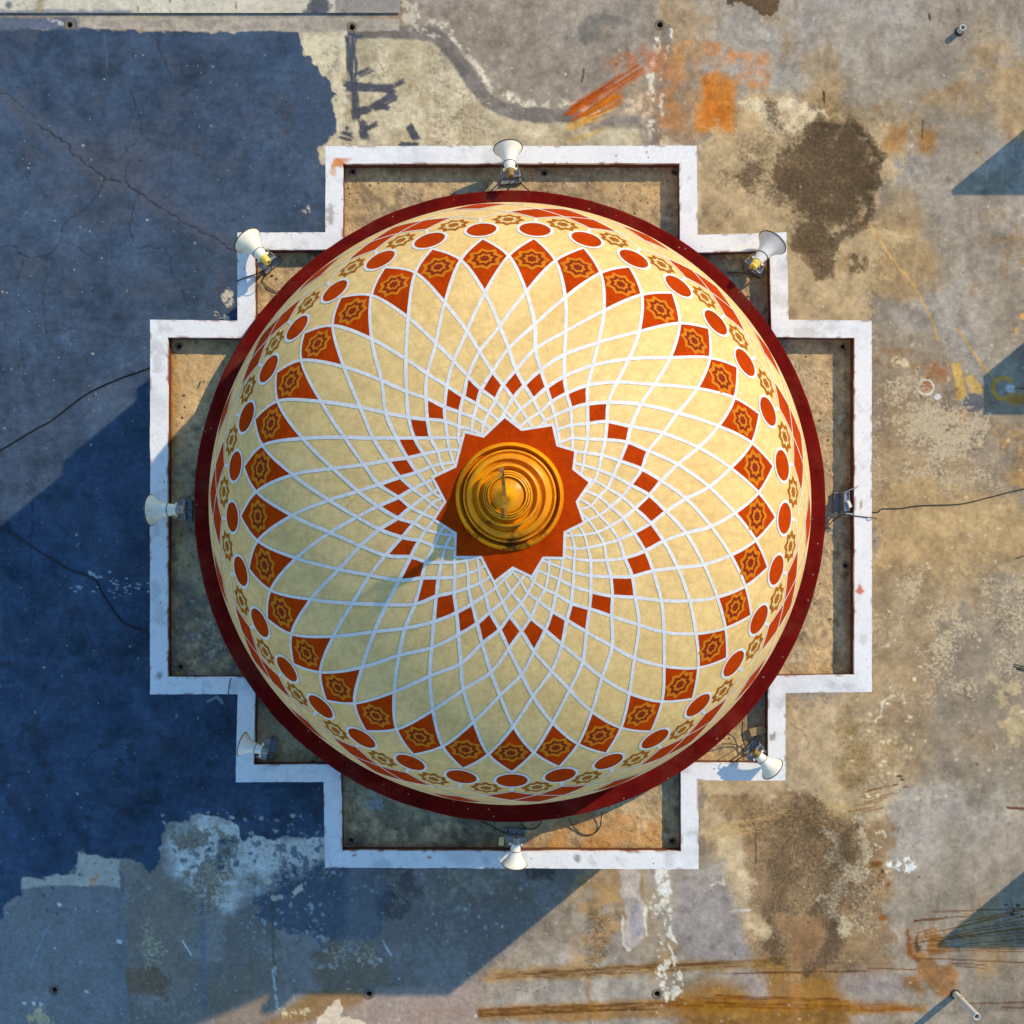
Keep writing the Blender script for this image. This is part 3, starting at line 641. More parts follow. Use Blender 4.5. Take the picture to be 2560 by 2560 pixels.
# bottom middle under the plinth: mottled old coats
D.poly([(900, 2150), (1040, 2150), (1050, 2230), (1030, 2290), (960, 2300)], (96, 88, 82), op=.75, soft=8, rag=16, wl=34, patch=(40, -.2, .3))
D.poly([(880, 2160), (960, 2160), (940, 2330), (850, 2420), (860, 2300)], (132, 132, 132), op=.7, soft=12, rag=12, wl=50)
D.poly([(1050, 2150), (1480, 2150), (1300, 2260), (1080, 2260)], (132, 118, 98), op=.65, soft=16, rag=22, wl=50, patch=(26, -.1, .35))
D.poly([(1120, 2160), (1260, 2160), (1230, 2230), (1130, 2240)], (178, 166, 140), op=.75, soft=8, rag=16, wl=30, patch=(14, .1, .2))
D.poly([(1310, 2160), (1420, 2160), (1380, 2200), (1320, 2200)], (84, 74, 66), op=.8, soft=6, rag=10, wl=20, patch=(20, -.3, .3))
D.flecks((900, 2180, 1400, 2330), 110, 1.2, 5, (206, 200, 186), op=.75, seed=12)
# the slate coat itself
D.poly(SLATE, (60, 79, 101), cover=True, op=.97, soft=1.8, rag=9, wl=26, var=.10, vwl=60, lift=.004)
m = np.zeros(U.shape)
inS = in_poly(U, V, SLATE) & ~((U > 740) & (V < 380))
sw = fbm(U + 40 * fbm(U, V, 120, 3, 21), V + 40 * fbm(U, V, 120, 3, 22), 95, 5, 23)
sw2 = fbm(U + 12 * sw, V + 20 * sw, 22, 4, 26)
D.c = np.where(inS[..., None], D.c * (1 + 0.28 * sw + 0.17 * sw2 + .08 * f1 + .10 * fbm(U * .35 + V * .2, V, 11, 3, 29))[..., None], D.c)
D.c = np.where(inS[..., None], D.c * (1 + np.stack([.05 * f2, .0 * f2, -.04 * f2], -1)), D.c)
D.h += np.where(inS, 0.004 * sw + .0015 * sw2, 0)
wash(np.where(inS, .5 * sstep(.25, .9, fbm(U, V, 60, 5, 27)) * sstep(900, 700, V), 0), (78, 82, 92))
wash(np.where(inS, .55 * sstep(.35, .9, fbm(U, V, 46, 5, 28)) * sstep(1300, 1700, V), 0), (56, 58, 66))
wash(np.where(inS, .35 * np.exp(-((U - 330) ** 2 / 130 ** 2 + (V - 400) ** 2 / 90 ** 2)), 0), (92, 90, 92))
# brush marks where that coat ends on the cream concrete
for p0, p1, w in (((876, 90), (880, 190), 28), ((880, 180), (892, 300), 24), ((892, 190), (930, 172), 18), ((860, 215), (990, 222), 24), ((985, 215), (1012, 200), 16), ((930, 270), (992, 235), 26),
                  ((940, 265), (975, 270), 20), ((895, 280), (930, 272), 20), ((905, 300), (912, 350), 24), ((912, 322), (945, 308), 14), ((1022, 312), (1042, 352), 22), ((1000, 358), (1050, 362), 12),
                  ((850, 335), (884, 345), 24), ((856, 312), (870, 325), 18), ((850, 80), (905, 92), 12)):
    D.brush(p0, p1, w, (76, 80, 90), dry=.0, streak=6, ends=6, op=.97)
D.line([(858, 82), (850, 140), (846, 200), (858, 240), (850, 300)], 15, (222, 210, 180), op=.9, soft=3, rag=7, wl=16)
D.poly([(760, 88), (850, 84), (862, 130), (850, 200), (838, 215), (812, 170), (790, 140), (762, 140)], (218, 204, 168), op=.92, soft=3, rag=7, wl=20)
D.poly([(828, 235), (860, 225), (866, 330), (846, 325), (838, 280)], (218, 204, 168), op=.85, soft=3, rag=8, wl=18, patch=(20, -.3, .2))
D.poly([(800, 100), (850, 120), (845, 200), (815, 165)], (120, 112, 100), op=.55, soft=4, rag=8, wl=14, patch=(10, .1, .2))
D.poly([(798, 370), (830, 350), (830, 400), (806, 412), (797, 395)], (206, 190, 156), op=.9, soft=2, rag=3)
for cu, cv, ru, rv in ((760, 530, 10, 6), (772, 520, 5, 8), (566, 740, 12, 20), (575, 758, 8, 10), (560, 795, 12, 6), (540, 784, 4, 3)):
    D.ell(cu, cv, ru, rv, (214, 202, 176), op=.9, soft=2, rag=6, wl=12, patch=(10, -.2, .2))
D.flecks((405, 2030, 830, 2095), 60, 1.5, 6, (206, 200, 190), op=.9, seed=51); D.flecks((420, 2090, 830, 2170), 70, 2, 9, (60, 78, 100), op=.9, seed=52); D.flecks((-20, 2130, 300, 2300), 50, 1.5, 6, (70, 86, 106), op=.85, seed=53)
D.flecks((-40, 120, 560, 2100), 90, 1.2, 3.0, (220, 214, 200), op=.9, seed=21)
D.flecks((-40, 120, 560, 2100), 50, 1.2, 2.6, (24, 24, 26), op=.9, seed=22)
for k in range(40):
    D.ell(r.gauss(290, 60), 1465 + r.gauss(0, 14), r.uniform(1.5, 5), 1.6, (196, 206, 214), op=.8, soft=1, rag=1, wl=6, rot=r.uniform(-20, 20))
D.line([(222, 1430), (240, 1444), (252, 1440)], 5, (214, 214, 214), op=.8, rag=3); D.line([(520, 1752), (545, 1745), (554, 1756)], 7, (168, 176, 186), op=.8, rag=4)
# light strip and ledge foot along the top
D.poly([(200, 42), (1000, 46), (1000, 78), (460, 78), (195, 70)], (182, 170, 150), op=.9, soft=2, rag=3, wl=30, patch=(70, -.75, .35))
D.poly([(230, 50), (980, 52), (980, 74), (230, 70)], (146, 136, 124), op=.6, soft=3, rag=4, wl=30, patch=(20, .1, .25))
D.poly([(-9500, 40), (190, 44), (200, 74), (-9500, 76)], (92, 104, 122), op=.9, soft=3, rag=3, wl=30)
D.poly([(120, 44), (165, 58), (160, 66), (118, 52)], (204, 200, 190), op=.8, soft=2, rag=4, wl=12, patch=(10, -.2, .2))
D.poly([(1000, -60), (1040, -60), (1050, 60), (1100, 92), (1060, 90), (1010, 60)], (214, 202, 176), op=.8, soft=4, rag=9, wl=18, patch=(14, .0, .2))
# cracks and the swollen ridge through the slate coat
def crack(pts, w=3.2, depth=.006, color=(40, 40, 46), op=.72):
    w = w * .8
    D.line(pts, w, color, op=op, soft=1.4, rag=4.5, wl=16, lift=-depth)
RIDGE = [(-60, 200), (0, 236), (90, 318), (170, 366), (262, 448), (330, 456), (386, 512), (470, 560), (560, 612), (640, 670)]
D.line(RIDGE, 46, (88, 92, 102), op=.5, soft=20, rag=12, wl=40, lift=.012)
D.line([(x, y + 28) for x, y in RIDGE[6:]], 26, (56, 70, 88), op=.5, soft=10, rag=10, wl=30, patch=(16, 0, .3), lift=.006)
crack([(0, 228), (40, 252), (92, 300)], 2.4); crack([(92, 312), (170, 362), (178, 384), (262, 442), (258, 452), (300, 450), (322, 462), (366, 498), (400, 520), (470, 562), (540, 596), (590, 630)], 4.2, .010)
crack([(262, 445), (244, 488), (232, 506), (190, 540), (160, 560), (150, 606), (128, 634), (66, 645), (40, 622), (14, 612), (-40, 640)], 3.2)
crack([(152, 606), (190, 616), (225, 640)], 2.2); crack([(120, 640), (116, 690), (108, 760), (114, 830)], 2.2); crack([(60, 648), (40, 700)], 2)
crack([(390, 76), (396, 110), (410, 150), (425, 190)], 2.2); crack([(326, 222), (334, 258), (352, 290), (352, 334), (340, 352), (316, 380)], 2.6); crack([(324, 394), (318, 420), (318, 456)], 2.8)
crack([(355, 342), (400, 356), (440, 372), (462, 376), (520, 400)], 2.2); crack([(330, 508), (330, 545), (322, 570), (334, 602), (345, 618), (405, 618), (430, 650), (424, 668), (446, 706), (466, 762)], 2.8)
crack([(560, 560), (600, 545), (650, 500)], 2); crack([(225, 1500), (190, 1300), (160, 1180), (84, 1240), (76, 1420), (86, 1560)][3:], 2.4)
crack([(0, 812), (60, 830), (114, 832), (180, 820), (250, 835), (372, 850)], 2.2, op=.6); crack([(52, 850), (60, 950), (90, 1000)], 2)
D.line([(-60, 800), (60, 812), (180, 822), (372, 856)], 40, (64, 78, 98), op=.5, soft=16, rag=14, wl=30, patch=(18, -.1, .3), lift=.010)
D.line([(262, 82), (266, 130), (268, 170)], 3, (92, 104, 124), op=.7, rag=1)
D.line([(-60, 1210), (80, 1226), (170, 1240), (300, 1256)], 26, (52, 60, 74), op=.5, soft=10, rag=12, wl=30, patch=(16, .1, .3))
for P_ in ([(1740, 600), (1800, 560), (1830, 520)], [(1100, 200), (1160, 240), (1150, 300), (1210, 330)], [(930, 130), (960, 180), (940, 230)], [(1960, 1800), (2010, 1830), (2030, 1900)], [(1900, 100), (1960, 110), (2010, 106)], [(2040, 2000), (2000, 2040), (2020, 2080), (1980, 2110)]):
    crack(P_, 2.0, .003, (96, 80, 58), .7)
# loose flecks all over
D.flecks((1760, -40, 2620, 900), 130, 1.2, 3.6, (224, 214, 192), op=.9, seed=31)
D.flecks((2190, 850, 2620, 2000), 330, 1.2, 5.0, (226, 212, 172), op=.85, seed=32)
D.flecks((1760, 900, 2620, 2600), 160, 1.2, 3.4, (66, 48, 30), op=.8, seed=33)
D.flecks((1760, -40, 2620, 1000), 90, 1.4, 5.5, (120, 84, 44), op=.7, seed=34)
D.flecks((1000, 2180, 2300, 2620), 130, 1.2, 3.2, (228, 218, 196), op=.85, seed=35)
D.flecks((820, 0, 1800, 360), 90, 1.2, 3.2, (226, 216, 190), op=.8, seed=36)
D.flecks((820, 0, 1800, 360), 60, 1.2, 3.0, (84, 66, 44), op=.8, seed=37)
D.flecks((0, 2200, 1000, 2600), 160, 1.2, 3.4, (206, 206, 204), op=.75, seed=38)
for cu, cv in ((2324, 42), (2060, 236), (2060, 250), (2206, 2180)): D.ell(cu, cv, 3, 9, (60, 40, 18), rot=-10, op=.9, soft=1.5, rag=1)
D.line([(1458, 172), (1456, 204)], 5, (92, 60, 20), op=.9, rag=2)

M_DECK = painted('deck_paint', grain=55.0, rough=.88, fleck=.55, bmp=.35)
DRAINS = [(174, 62), (880, 68), (1650, 62), (136, 2475), (923, 2485), (1643, 2485)]
FOOT_IN = [to_px(p, Z_DECK) for p in inset(OUTW, 0.35)]
def drop_deck(u, v):
    m = in_poly(u, v, FOOT_IN)
    for a, b in DRAINS: m |= (u - a) ** 2 + (v - b) ** 2 < 8.5 ** 2
    return m
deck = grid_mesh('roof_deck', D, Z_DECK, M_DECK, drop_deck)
tag(deck, 'weathered concrete roof with slate paint at left and stains at right', kind='structure')
del D, U, V, f1, f2, f3, sw, sw2, inS, m

# ------------------------------------------------------------------ materials of the built things
CREAM, RED, WHITE = np.array([.85, .60, .255]), np.array([.50, .050, .0015]), np.array([.76, .77, .78])
def plaster_mat(name, c, stain, stain_amt=.5, streak=None, rough=.7, scale=1.6, spec=.12, fleck=0.0, streaks=0.0):
    m, nt, b = new_mat(name); co = coords(nt)
    c = np.asarray(c, float)
    n1 = noise(nt, co, scale, 5, .62, .5); n2 = noise(nt, co, scale * 7, 4, .65); n3 = noise(nt, co, scale * 45, 2, .7)
    col = mixc(nt, ramp(nt, n1, [(.34, 1.0), (.62, 0.0)]), c, np.asarray(stain, float))
    col = mixc(nt, 1 - stain_amt, col, c)
    col = mixc(nt, 1.0, col, ramp(nt, n2, [(.25, .80), (.72, 1.10)]), 'MULTIPLY')
    col = mixc(nt, 1.0, col, ramp(nt, n3, [(.28, .86), (.7, 1.06)]), 'MULTIPLY')
    # soft grey blotches and fine scratches
    n4 = noise(nt, co, scale * 3.2, 4, .75, 1.2)
    col = mixc(nt, ramp(nt, n4, [(.62, 0.0), (.76, .30)]), col, np.asarray(stain, float) * .55)
    v = N(nt, 'ShaderNodeTexVoronoi', Scale=2.6); v.feature = 'DISTANCE_TO_EDGE'
    wv = nt.nodes.new('ShaderNodeVectorMath'); wv.operation = 'ADD'; nz = N(nt, 'ShaderNodeTexNoise', Scale=2.2, Detail=2); nt.links.new(co, nz.inputs['Vector'])
    nt.links.new(co, wv.inputs[0]); nt.links.new(nz.outputs['Color'], wv.inputs[1]); nt.links.new(wv.outputs[0], v.inputs['Vector'])
    gate = ramp(nt, noise(nt, co, .9, 3, .5), [(.53, 0.0), (.62, 1.0)])
    cr = mixc(nt, 1.0, ramp(nt, v.outputs['Distance'], [(.0, .65), (.006, 0.0)]), gate, 'MULTIPLY')
    col = mixc(nt, cr, col, np.asarray(stain, float) * .35)
    if fleck:
        v2 = N(nt, 'ShaderNodeTexVoronoi', Scale=9.0); nt.links.new(co, v2.inputs['Vector'])
        gt = N(nt, 'ShaderNodeTexWhiteNoise'); nt.links.new(v2.outputs['Position'], gt.inputs['Vector'])
        f_ = mixc(nt, 1.0, ramp(nt, v2.outputs['Distance'], [(.05, fleck), (.12, 0.0)]), ramp(nt, gt.outputs['Value'], [(.6, 0.0), (.61, 1.0)]), 'MULTIPLY')
        col = mixc(nt, f_, col, (.5, .36, .3))
        dust = noise(nt, co, 1.1, 4, .7); col = mixc(nt, ramp(nt, dust, [(.5, 0.0), (.75, .16)]), col, (.30, .15, .10))
    if streaks:
        gr_ = nt.nodes.new('ShaderNodeTexGradient'); gr_.gradient_type = 'RADIAL'; nt.links.new(co, gr_.inputs[0])
        sx = nt.nodes.new('ShaderNodeSeparateXYZ'); nt.links.new(co, sx.inputs[0]); cx = nt.nodes.new('ShaderNodeCombineXYZ')
        mm = nt.nodes.new('ShaderNodeMath'); mm.operation = 'MULTIPLY'; mm.inputs[1].default_value = 150.0; nt.links.new(gr_.outputs['Fac'], mm.inputs[0])
        nt.links.new(mm.outputs[0], cx.inputs[0]); nt.links.new(sx.outputs['Z'], cx.inputs[1])
        col = mixc(nt, ramp(nt, noise(nt, cx.outputs[0], 1.0, 4, .7), [(.5, 0.0), (.72, streaks)]), col, np.asarray(stain, float) * .6)
    nt.links.new(col, b.inputs['Base Color'])
    b.inputs['Roughness'].default_value = rough; b.inputs['Specular IOR Level'].default_value = spec
    bump(nt, b, mixc(nt, .5, n2, n3), .22, .012)
    return m
M_CREAM = plaster_mat('cream_paint', CREAM, CREAM * (.80, .75, .66), .55, streaks=.3)
M_RED = plaster_mat('red_paint', RED, RED * (.62, .55, .6), .6, scale=2.4, spec=.02)
M_LINE = plaster_mat('white_line_paint', WHITE, WHITE * .82, .5, scale=3.0)
M_ORANGE = plaster_mat('orange_paint', (.62, .19, .004), (.5, .13, .003), .5, scale=3.0)
M_DRED = plaster_mat('dark_red_paint', (.24, .022, .003), (.17, .015, .003), .5, scale=3.0)
M_PALE = plaster_mat('pale_cream_paint', (.72, .58, .28), (.55, .42, .2), .5, scale=3.0)
M_BROWN = plaster_mat('ochre_brown_paint', (.40, .12, .003), (.26, .08, .003), .5, scale=3.0)
M_MAROON = plaster_mat('maroon_paint', (.165, .0070, .0048), (.085, .0035, .004), .8, scale=2.0, rough=.8, spec=.03, fleck=.7)
M_WALL = simple('dirty_maroon_wall', alb((104, 60, 46)), .85, dirt=(.02, .017, .012), dirt_amt=.8, scale=5.0, bmp=.4)
M_BLACK = simple('black_rubber', (.012, .012, .013), .5, bmp=0)
M_STEEL = simple('galvanised_steel', (.46, .49, .52), .42, .75, .2, 14, dirt=(.16, .11, .05), dirt_amt=.7)
M_GREY = simple('grey_bracket_paint', (.25, .27, .28), .5, .3, .2, 14, dirt=(.14, .10, .04), dirt_amt=.7)
M_RIM = simple('brown_rim', (.09, .055, .035), .6, bmp=0)
M_PVC = simple('grey_white_pvc', alb((214, 214, 208)), .4, var=.08, dirt=(.42, .34, .2), dirt_amt=.45, scale=5)
M_HOLE = simple('drain_dark', (.006, .006, .006), .9, bmp=0)

# ------------------------------------------------------------------ raised ledge at the top left
def ledge():
    P = Paint(np.concatenate([outer(-60, 9000, -1, 10)[::-1], np.arange(-60, 1001, 5.0)]), np.concatenate([outer(-60, 9000, -1, 10)[::-1], np.arange(-60, 34.1, 4.0)]), (206, 196, 172))
    g = fbm(P.U, P.V, 60, 5, 14); P.c *= (1 + .10 * g + .06 * fbm(P.U, P.V, 14, 4, 15))[..., None]
    P.poly([(840, -60), (1010, -60), (1010, 40), (838, 40)], (140, 134, 126), op=.85, soft=2, rag=3, wl=20)
    P.poly([(-200, 24), (330, 26), (330, 40), (-200, 40)], (120, 130, 142), op=.8, soft=3, rag=4, wl=20)
    P.poly([(85, -20), (110, -20), (112, 30), (90, 30)], (150, 132, 88), op=.7, soft=6, rag=6, wl=16)
    P.ell(22, 12, 8, 10, (96, 104, 114), op=.9, rag=3); P.ell(800, 10, 26, 40, (70, 78, 90), op=.9, soft=3, rag=6, wl=16); P.ell(776, 30, 20, 8, (70, 78, 90), op=.8, rag=4)
    P.flecks((0, -40, 1000, 34), 50, 1.2, 4, (120, 110, 90), seed=3)
    for q in ([(424, -20), (428, 12), (424, 30)], [(588, -10), (590, 28)], [(340, 6), (345, 26)]): P.line(q, 2.2, (84, 76, 62), op=.8, soft=1, rag=3)
    o = grid_mesh('roof_ledge', P, .035, M_DECK, lambda u, v: np.zeros(u.shape, bool))
    a, b, c = pt(997.5, 32.5), pt(-9060, 32.5), pt(997.5, -9060)
    mb = MB(); h = .0345
    mb.add([(b.x, b.y, -.01), (a.x, a.y, -.01), (a.x, a.y, h), (b.x, b.y, h), (c.x, c.y, -.01), (c.x, c.y, h)], [(0, 1, 2, 3), (1, 4, 5, 2)])
    s = mb.build('ledge_face', simple('ledge_edge', alb((150, 144, 132)), .9, scale=6), o)
    return tag(o, 'pale raised concrete ledge along the top left of the roof', kind='structure')
ledge()

# ------------------------------------------------------------------ drains
def drain(u, v, z, r, label, group):
    e = empty('drain_hole', pt(u, v, z))
    n = 24; vs = []; fs = []
    prof = [(r * 1.9, .0035), (r * 1.2, .006), (r, .004), (r, -.16)]
    for q, zz in prof:
        for k in range(n):
            w = 1 + (.16 * math.sin(3 * k + u) * rnd.random() if q > r else 0); g = 2 * math.pi * k / n
            vs.append((q * w * math.cos(g), q * w * math.sin(g), zz))
    for i in range(3):
        for k in range(n): fs.append((i * n + k, i * n + (k + 1) % n, (i + 1) * n + (k + 1) % n, (i + 1) * n + k))
    mesh_obj('drain_collar', vs, fs, simple('drain_collar', alb((120, 108, 90)), .9, scale=20, dirt=(.03, .025, .02), dirt_amt=.8), e, True)
    mesh_obj('drain_floor', [(r * 1.02 * math.cos(2 * math.pi * k / n), r * 1.02 * math.sin(2 * math.pi * k / n), -.15) for k in range(n)], [tuple(range(n))], M_HOLE, e)
    tag(e, label, 'drain', group)
dl = ['round dark drain hole at the far left of the top strip', 'round dark drain hole in the slate blotch at the top of the cream concrete', 'round dark drain hole at the top of the grey strip by the orange paint',
      'round dark drain hole in the grey-blue paint at the bottom left', 'round dark drain hole at the bottom near the pale flaked patch', 'round dark drain hole at the bottom below the white streak']
for (u, v), l in zip(DRAINS, dl): drain(u, v, Z_DECK, .048, l, 'drain holes in the roof deck')

# ------------------------------------------------------------------ plinth: outer walls, white stepped parapet, sunken tray
PL = empty('dome_plinth', (0, 0, 0))
tag(PL, 'cross-shaped plinth with white stepped parapet carrying the dome', 'plinth')
def ring_walls(P, z0, z1, flip=False):
    vs = []; fs = []; n = len(P)
    for p in P: vs += [(p.x, p.y, z0), (p.x, p.y, z1)]
    for i in range(n):
        j = (i + 1) % n; f = (2 * i, 2 * i + 1, 2 * j + 1, 2 * j)
        fs.append(f[::-1] if flip else f)
    return vs, fs
mb = MB(); mb.add(*ring_walls(inset(OUTW, .006), -.02, Z_CAP - .05)); mb.build('outer_wall', M_WALL, PL)
mb = MB(); mb.add(*ring_walls(inset(OUTW, .241), Z_TRAY - .02, Z_CAP - .05, True)); mb.build('inner_wall', M_WALL, PL)
# coping: fine strip with hand-made edges, paint chips and rust marks
def coping():
    vs = []; cols = []; fs = []; n = len(OUTW); NS = 9; rows = 0
    jit = random.Random(5)
    ringidx = []
    for i in range(n):
        a0, a1 = OUTW[i], OUTW[(i + 1) % n]; b0, b1 = INW[i], INW[(i + 1) % n]
        m = max(4, int((a1 - a0).length / .03))
        for k in range(m):
            t = k / m; A = a0.lerp(a1, t); B = b0.lerp(b1, t)
            wob = .005 * vnoise(np.array([rows * .09]), np.array([1.3]), 4)[0] + .003 * vnoise(np.array([rows * .6]), np.array([2.3]), 6)[0]
            wob2 = .004 * vnoise(np.array([rows * .11]), np.array([7.3]), 5)[0]
            e = (B - A).normalized(); A = A + e * wob; B = B + e * wob2
            prof = [(-.0, -.06), (0.0, -.006), (.006, 0)] + [(q, 0) for q in np.linspace(.03, .97, NS)] + [(.994, 0), (1.0, -.006), (1.0, -.06)]
            for s_, dz in prof:
                if s_ in (.006, .994): pass
                p = A.lerp(B, s_); vs.append((p.x, p.y, Z_CAP + dz))
            rows += 1
    pr = NS + 6
    for i in range(rows):
        j = (i + 1) % rows
        for k in range(pr - 1):
            fs.append((i * pr + k, j * pr + k, j * pr + k + 1, i * pr + k + 1))
    o = mesh_obj('coping', vs, fs, M_COP, PL)
    A = np.array(vs); d = (CAM.z - Z_CAP) / FPX
    u = (A[:, 0] - CAM.x) / d + PU; v = PV - (A[:, 1] - CAM.y) / d
    c = np.empty((len(A), 3)); c[:] = alb((236, 237, 238))
    c *= (1 + .05 * fbm(u, v, 70, 4, 2) + .03 * fbm(u, v, 14, 3, 3))[:, None]
    def put(m, col):
        m = np.clip(m, 0, 1)[:, None]; c[:] = c * (1 - m) + alb(col) * m
    side = A[:, 2] < Z_CAP - .004
    edge = np.tile(np.array([1, 1, 1, .8, 0] + [0] * (NS + 6 - 10) + [0, .8, 1, 1, 1], float), rows)
    put(.8 * edge * sstep(.35, .6, fbm(u, v, 22, 4, 21)), (150, 96, 80)); put(.35 * sstep(.2, .8, fbm(u, v, 120, 5, 22)), (176, 180, 186)); put(.4 * sstep(.45, .8, fbm(u, v, 40, 5, 23)), (170, 168, 160))
    put(np.where(side, .75 * sstep(-.2, .4, fbm(u, v, 40, 3, 8)), 0), (150, 70, 56))
    for cu, cv, ru, rv, col, op in ((845, 408, 16, 12, (206, 120, 40), .9), (862, 400, 20, 5, (206, 120, 40), .7), (834, 420, 8, 20, (220, 150, 80), .7), (2150, 1475, 10, 18, (196, 96, 60), .9), (1618, 382, 4, 5, (200, 90, 60), .9), (1882, 1836, 6, 9, (130, 112, 86), .8),
                                     (826, 535, 9, 26, (150, 140, 130), .7), (1445, 2144, 8, 10, (120, 110, 100), .8), (1932, 1840, 7, 12, (140, 124, 100), .8), (886, 2138, 5, 4, (180, 70, 60), .9), (2153, 1262, 2.5, 9, (150, 120, 70), .9), (398, 1690, 7, 8, (110, 104, 96), .7), (1072, 2142, 5, 3, (190, 80, 60), .9)):
        r_ = np.hypot((u - cu) / ru, (v - cv) / rv) + .5 * fbm(u, v, 9, 3, 11)
        put(op * (1 - sstep(.7, 1.15, r_)), col)
    a = o.data.color_attributes.new('paint', 'FLOAT_COLOR', 'POINT')
    cc = np.ones((len(A), 4)); cc[:, :3] = np.clip(c, .01, .86); a.data.foreach_set('color', cc.ravel().astype(np.float32))
    return o
def coping_mat():
    m, nt, b = new_mat('white_coping_paint')
    at = nt.nodes.new('ShaderNodeAttribute'); at.attribute_name = 'paint'; co = coords(nt)
    n1 = noise(nt, co, 30, 6, .7); n2 = noise(nt, co, 6, 7, .7, .6)
    col = mixc(nt, 1.0, at.outputs['Color'], ramp(nt, n1, [(.25, .86), (.7, 1.05)]), 'MULTIPLY')
    col = mixc(nt, ramp(nt, n2, [(.56, 0.0), (.72, .35)]), col, (.42, .42, .42))
    for sc, thr, rad in ((6.0, .45, .085), (15.0, .66, .11)):
        v = N(nt, 'ShaderNodeTexVoronoi', Scale=sc); nt.links.new(co, v.inputs['Vector'])
        g = N(nt, 'ShaderNodeTexWhiteNoise'); nt.links.new(v.outputs['Position'], g.inputs['Vector'])
        f = mixc(nt, 1.0, ramp(nt, v.outputs['Distance'], [(rad * .55, .9), (rad, 0.0)]), ramp(nt, g.outputs['Value'], [(thr, 0.0), (thr + .01, 1.0)]), 'MULTIPLY')
        col = mixc(nt, f, col, (.10, .095, .085))
    nt.links.new(col, b.inputs['Base Color']); b.inputs['Roughness'].default_value = .6; b.inputs['Specular IOR Level'].default_value = .3
    bump(nt, b, n1, .25, .008)
    return m
M_COP = coping_mat()
coping()

# tray floor round the dome
T = Paint(np.arange(405, 2160, 4.0), np.arange(395, 2160, 4.0), (206, 178, 132))
g1 = fbm(T.U, T.V, 150, 5, 31); g2 = fbm(T.U, T.V, 36, 5, 32); g3 = fbm(T.U, T.V, 9, 3, 33)
T.c *= (1 + .12 * g1 + .16 * g2 + .22 * g3)[..., None]; T.h += .004 * g2 + .006 * g3
full = (slice(None), slice(None))
T.g += np.clip(.22 + .25 * g2 + .15 * g1, 0, .8); T.k += np.clip(.30 + .25 * fbm(T.U, T.V, 60, 4, 37) + .1 * g3, 0, .6)
T.put(full, .55 * sstep(.15, .7, fbm(T.U, T.V, 90, 5, 34)), (150, 128, 98)); T.put(full, .6 * sstep(.25, .7, fbm(T.U, T.V, 28, 5, 35)), (104, 90, 70))
T.put(full, .7 * sstep(.3, .6, fbm(T.U, T.V, 12, 4, 36)) * sstep(-.2, .4, g1), (214, 182, 136))
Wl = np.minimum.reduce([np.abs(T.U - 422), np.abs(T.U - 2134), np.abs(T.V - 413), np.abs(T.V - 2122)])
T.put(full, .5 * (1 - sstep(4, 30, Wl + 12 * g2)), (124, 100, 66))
T.poly([(420, 1450), (620, 1450), (700, 1750), (420, 1720)], (130, 120, 108), op=.7, soft=20, rag=30, wl=50, patch=(30, 0, .3)); T.flecks((430, 1500, 560, 1690), 40, 2, 7, (206, 200, 190), seed=2)
T.poly([(1330, 2050), (1660, 2010), (1660, 2120), (1330, 2120)], (206, 150, 84), op=.7, soft=14, rag=18, wl=40, patch=(40, -.2, .4))
T.poly([(860, 2000), (1240, 2050), (1240, 2120), (860, 2120)], (110, 102, 86), op=.7, soft=14, rag=18, wl=40, patch=(30, -.2, .4)); T.ell(935, 2000, 20, 24, (196, 200, 200), op=.8, soft=5, rag=10, wl=16, patch=(10, 0, .2))
T.poly([(430, 850), (600, 850), (560, 1040), (440, 1060)], (206, 172, 120), op=.6, soft=20, rag=20, wl=40)
T.poly([(420, 860), (438, 860), (440, 1220), (420, 1220)], (196, 140, 50), op=.7, soft=6, rag=8, wl=40, patch=(40, -.2, .4))
T.poly([(1480, 430), (1690, 430), (1690, 600), (1500, 560)], (196, 164, 116), op=.6, soft=12, rag=20, wl=30, patch=(20, -.1, .3))
T.flecks((420, 410, 2140, 2130), 500, 1.2, 4.5, (216, 196, 160), op=.8, seed=41); T.flecks((420, 410, 2140, 2130), 350, 1.2, 4.0, (62, 50, 36), op=.8, seed=42)
TD = [(882, 428), (1361, 432), (1687, 430), (447, 866), (2108, 866), (451, 1667), (878, 2101), (1681, 2103), (2115, 1414)]
ringc = to_px(Vector((0, 0, 0)), Z_TRAY); ringr = 4.2 * FPX / (CAM.z - Z_TRAY)
TRAY_OUT = [to_px(p, Z_TRAY) for p in inset(OUTW, .20)]
def drop_tray(u, v):
    m = ~in_poly(u, v, TRAY_OUT) | ((u - ringc[0]) ** 2 + (v - ringc[1]) ** 2 < ringr ** 2)
    for a, b in TD: m |= (u - a) ** 2 + (v - b) ** 2 < 6.5 ** 2
    return m
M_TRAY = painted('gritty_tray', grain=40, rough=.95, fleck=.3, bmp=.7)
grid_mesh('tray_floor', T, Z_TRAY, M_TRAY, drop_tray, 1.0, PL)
del T, g1, g2, g3, Wl
tl = ['top left corner', None, 'top right corner', 'upper left corner', 'upper right corner', 'lower left corner', 'bottom left corner', 'bottom right corner', None]
for (u, v), l in zip(TD, tl):
    drain(u, v, Z_TRAY, .030, ('small drain hole in the %s of the sunken tray' % l) if l else ('small drain hole in the tray right of the top loudspeaker' if v < 500 else 'small drain hole in the tray against the right parapet'), 'drain holes in the tray')
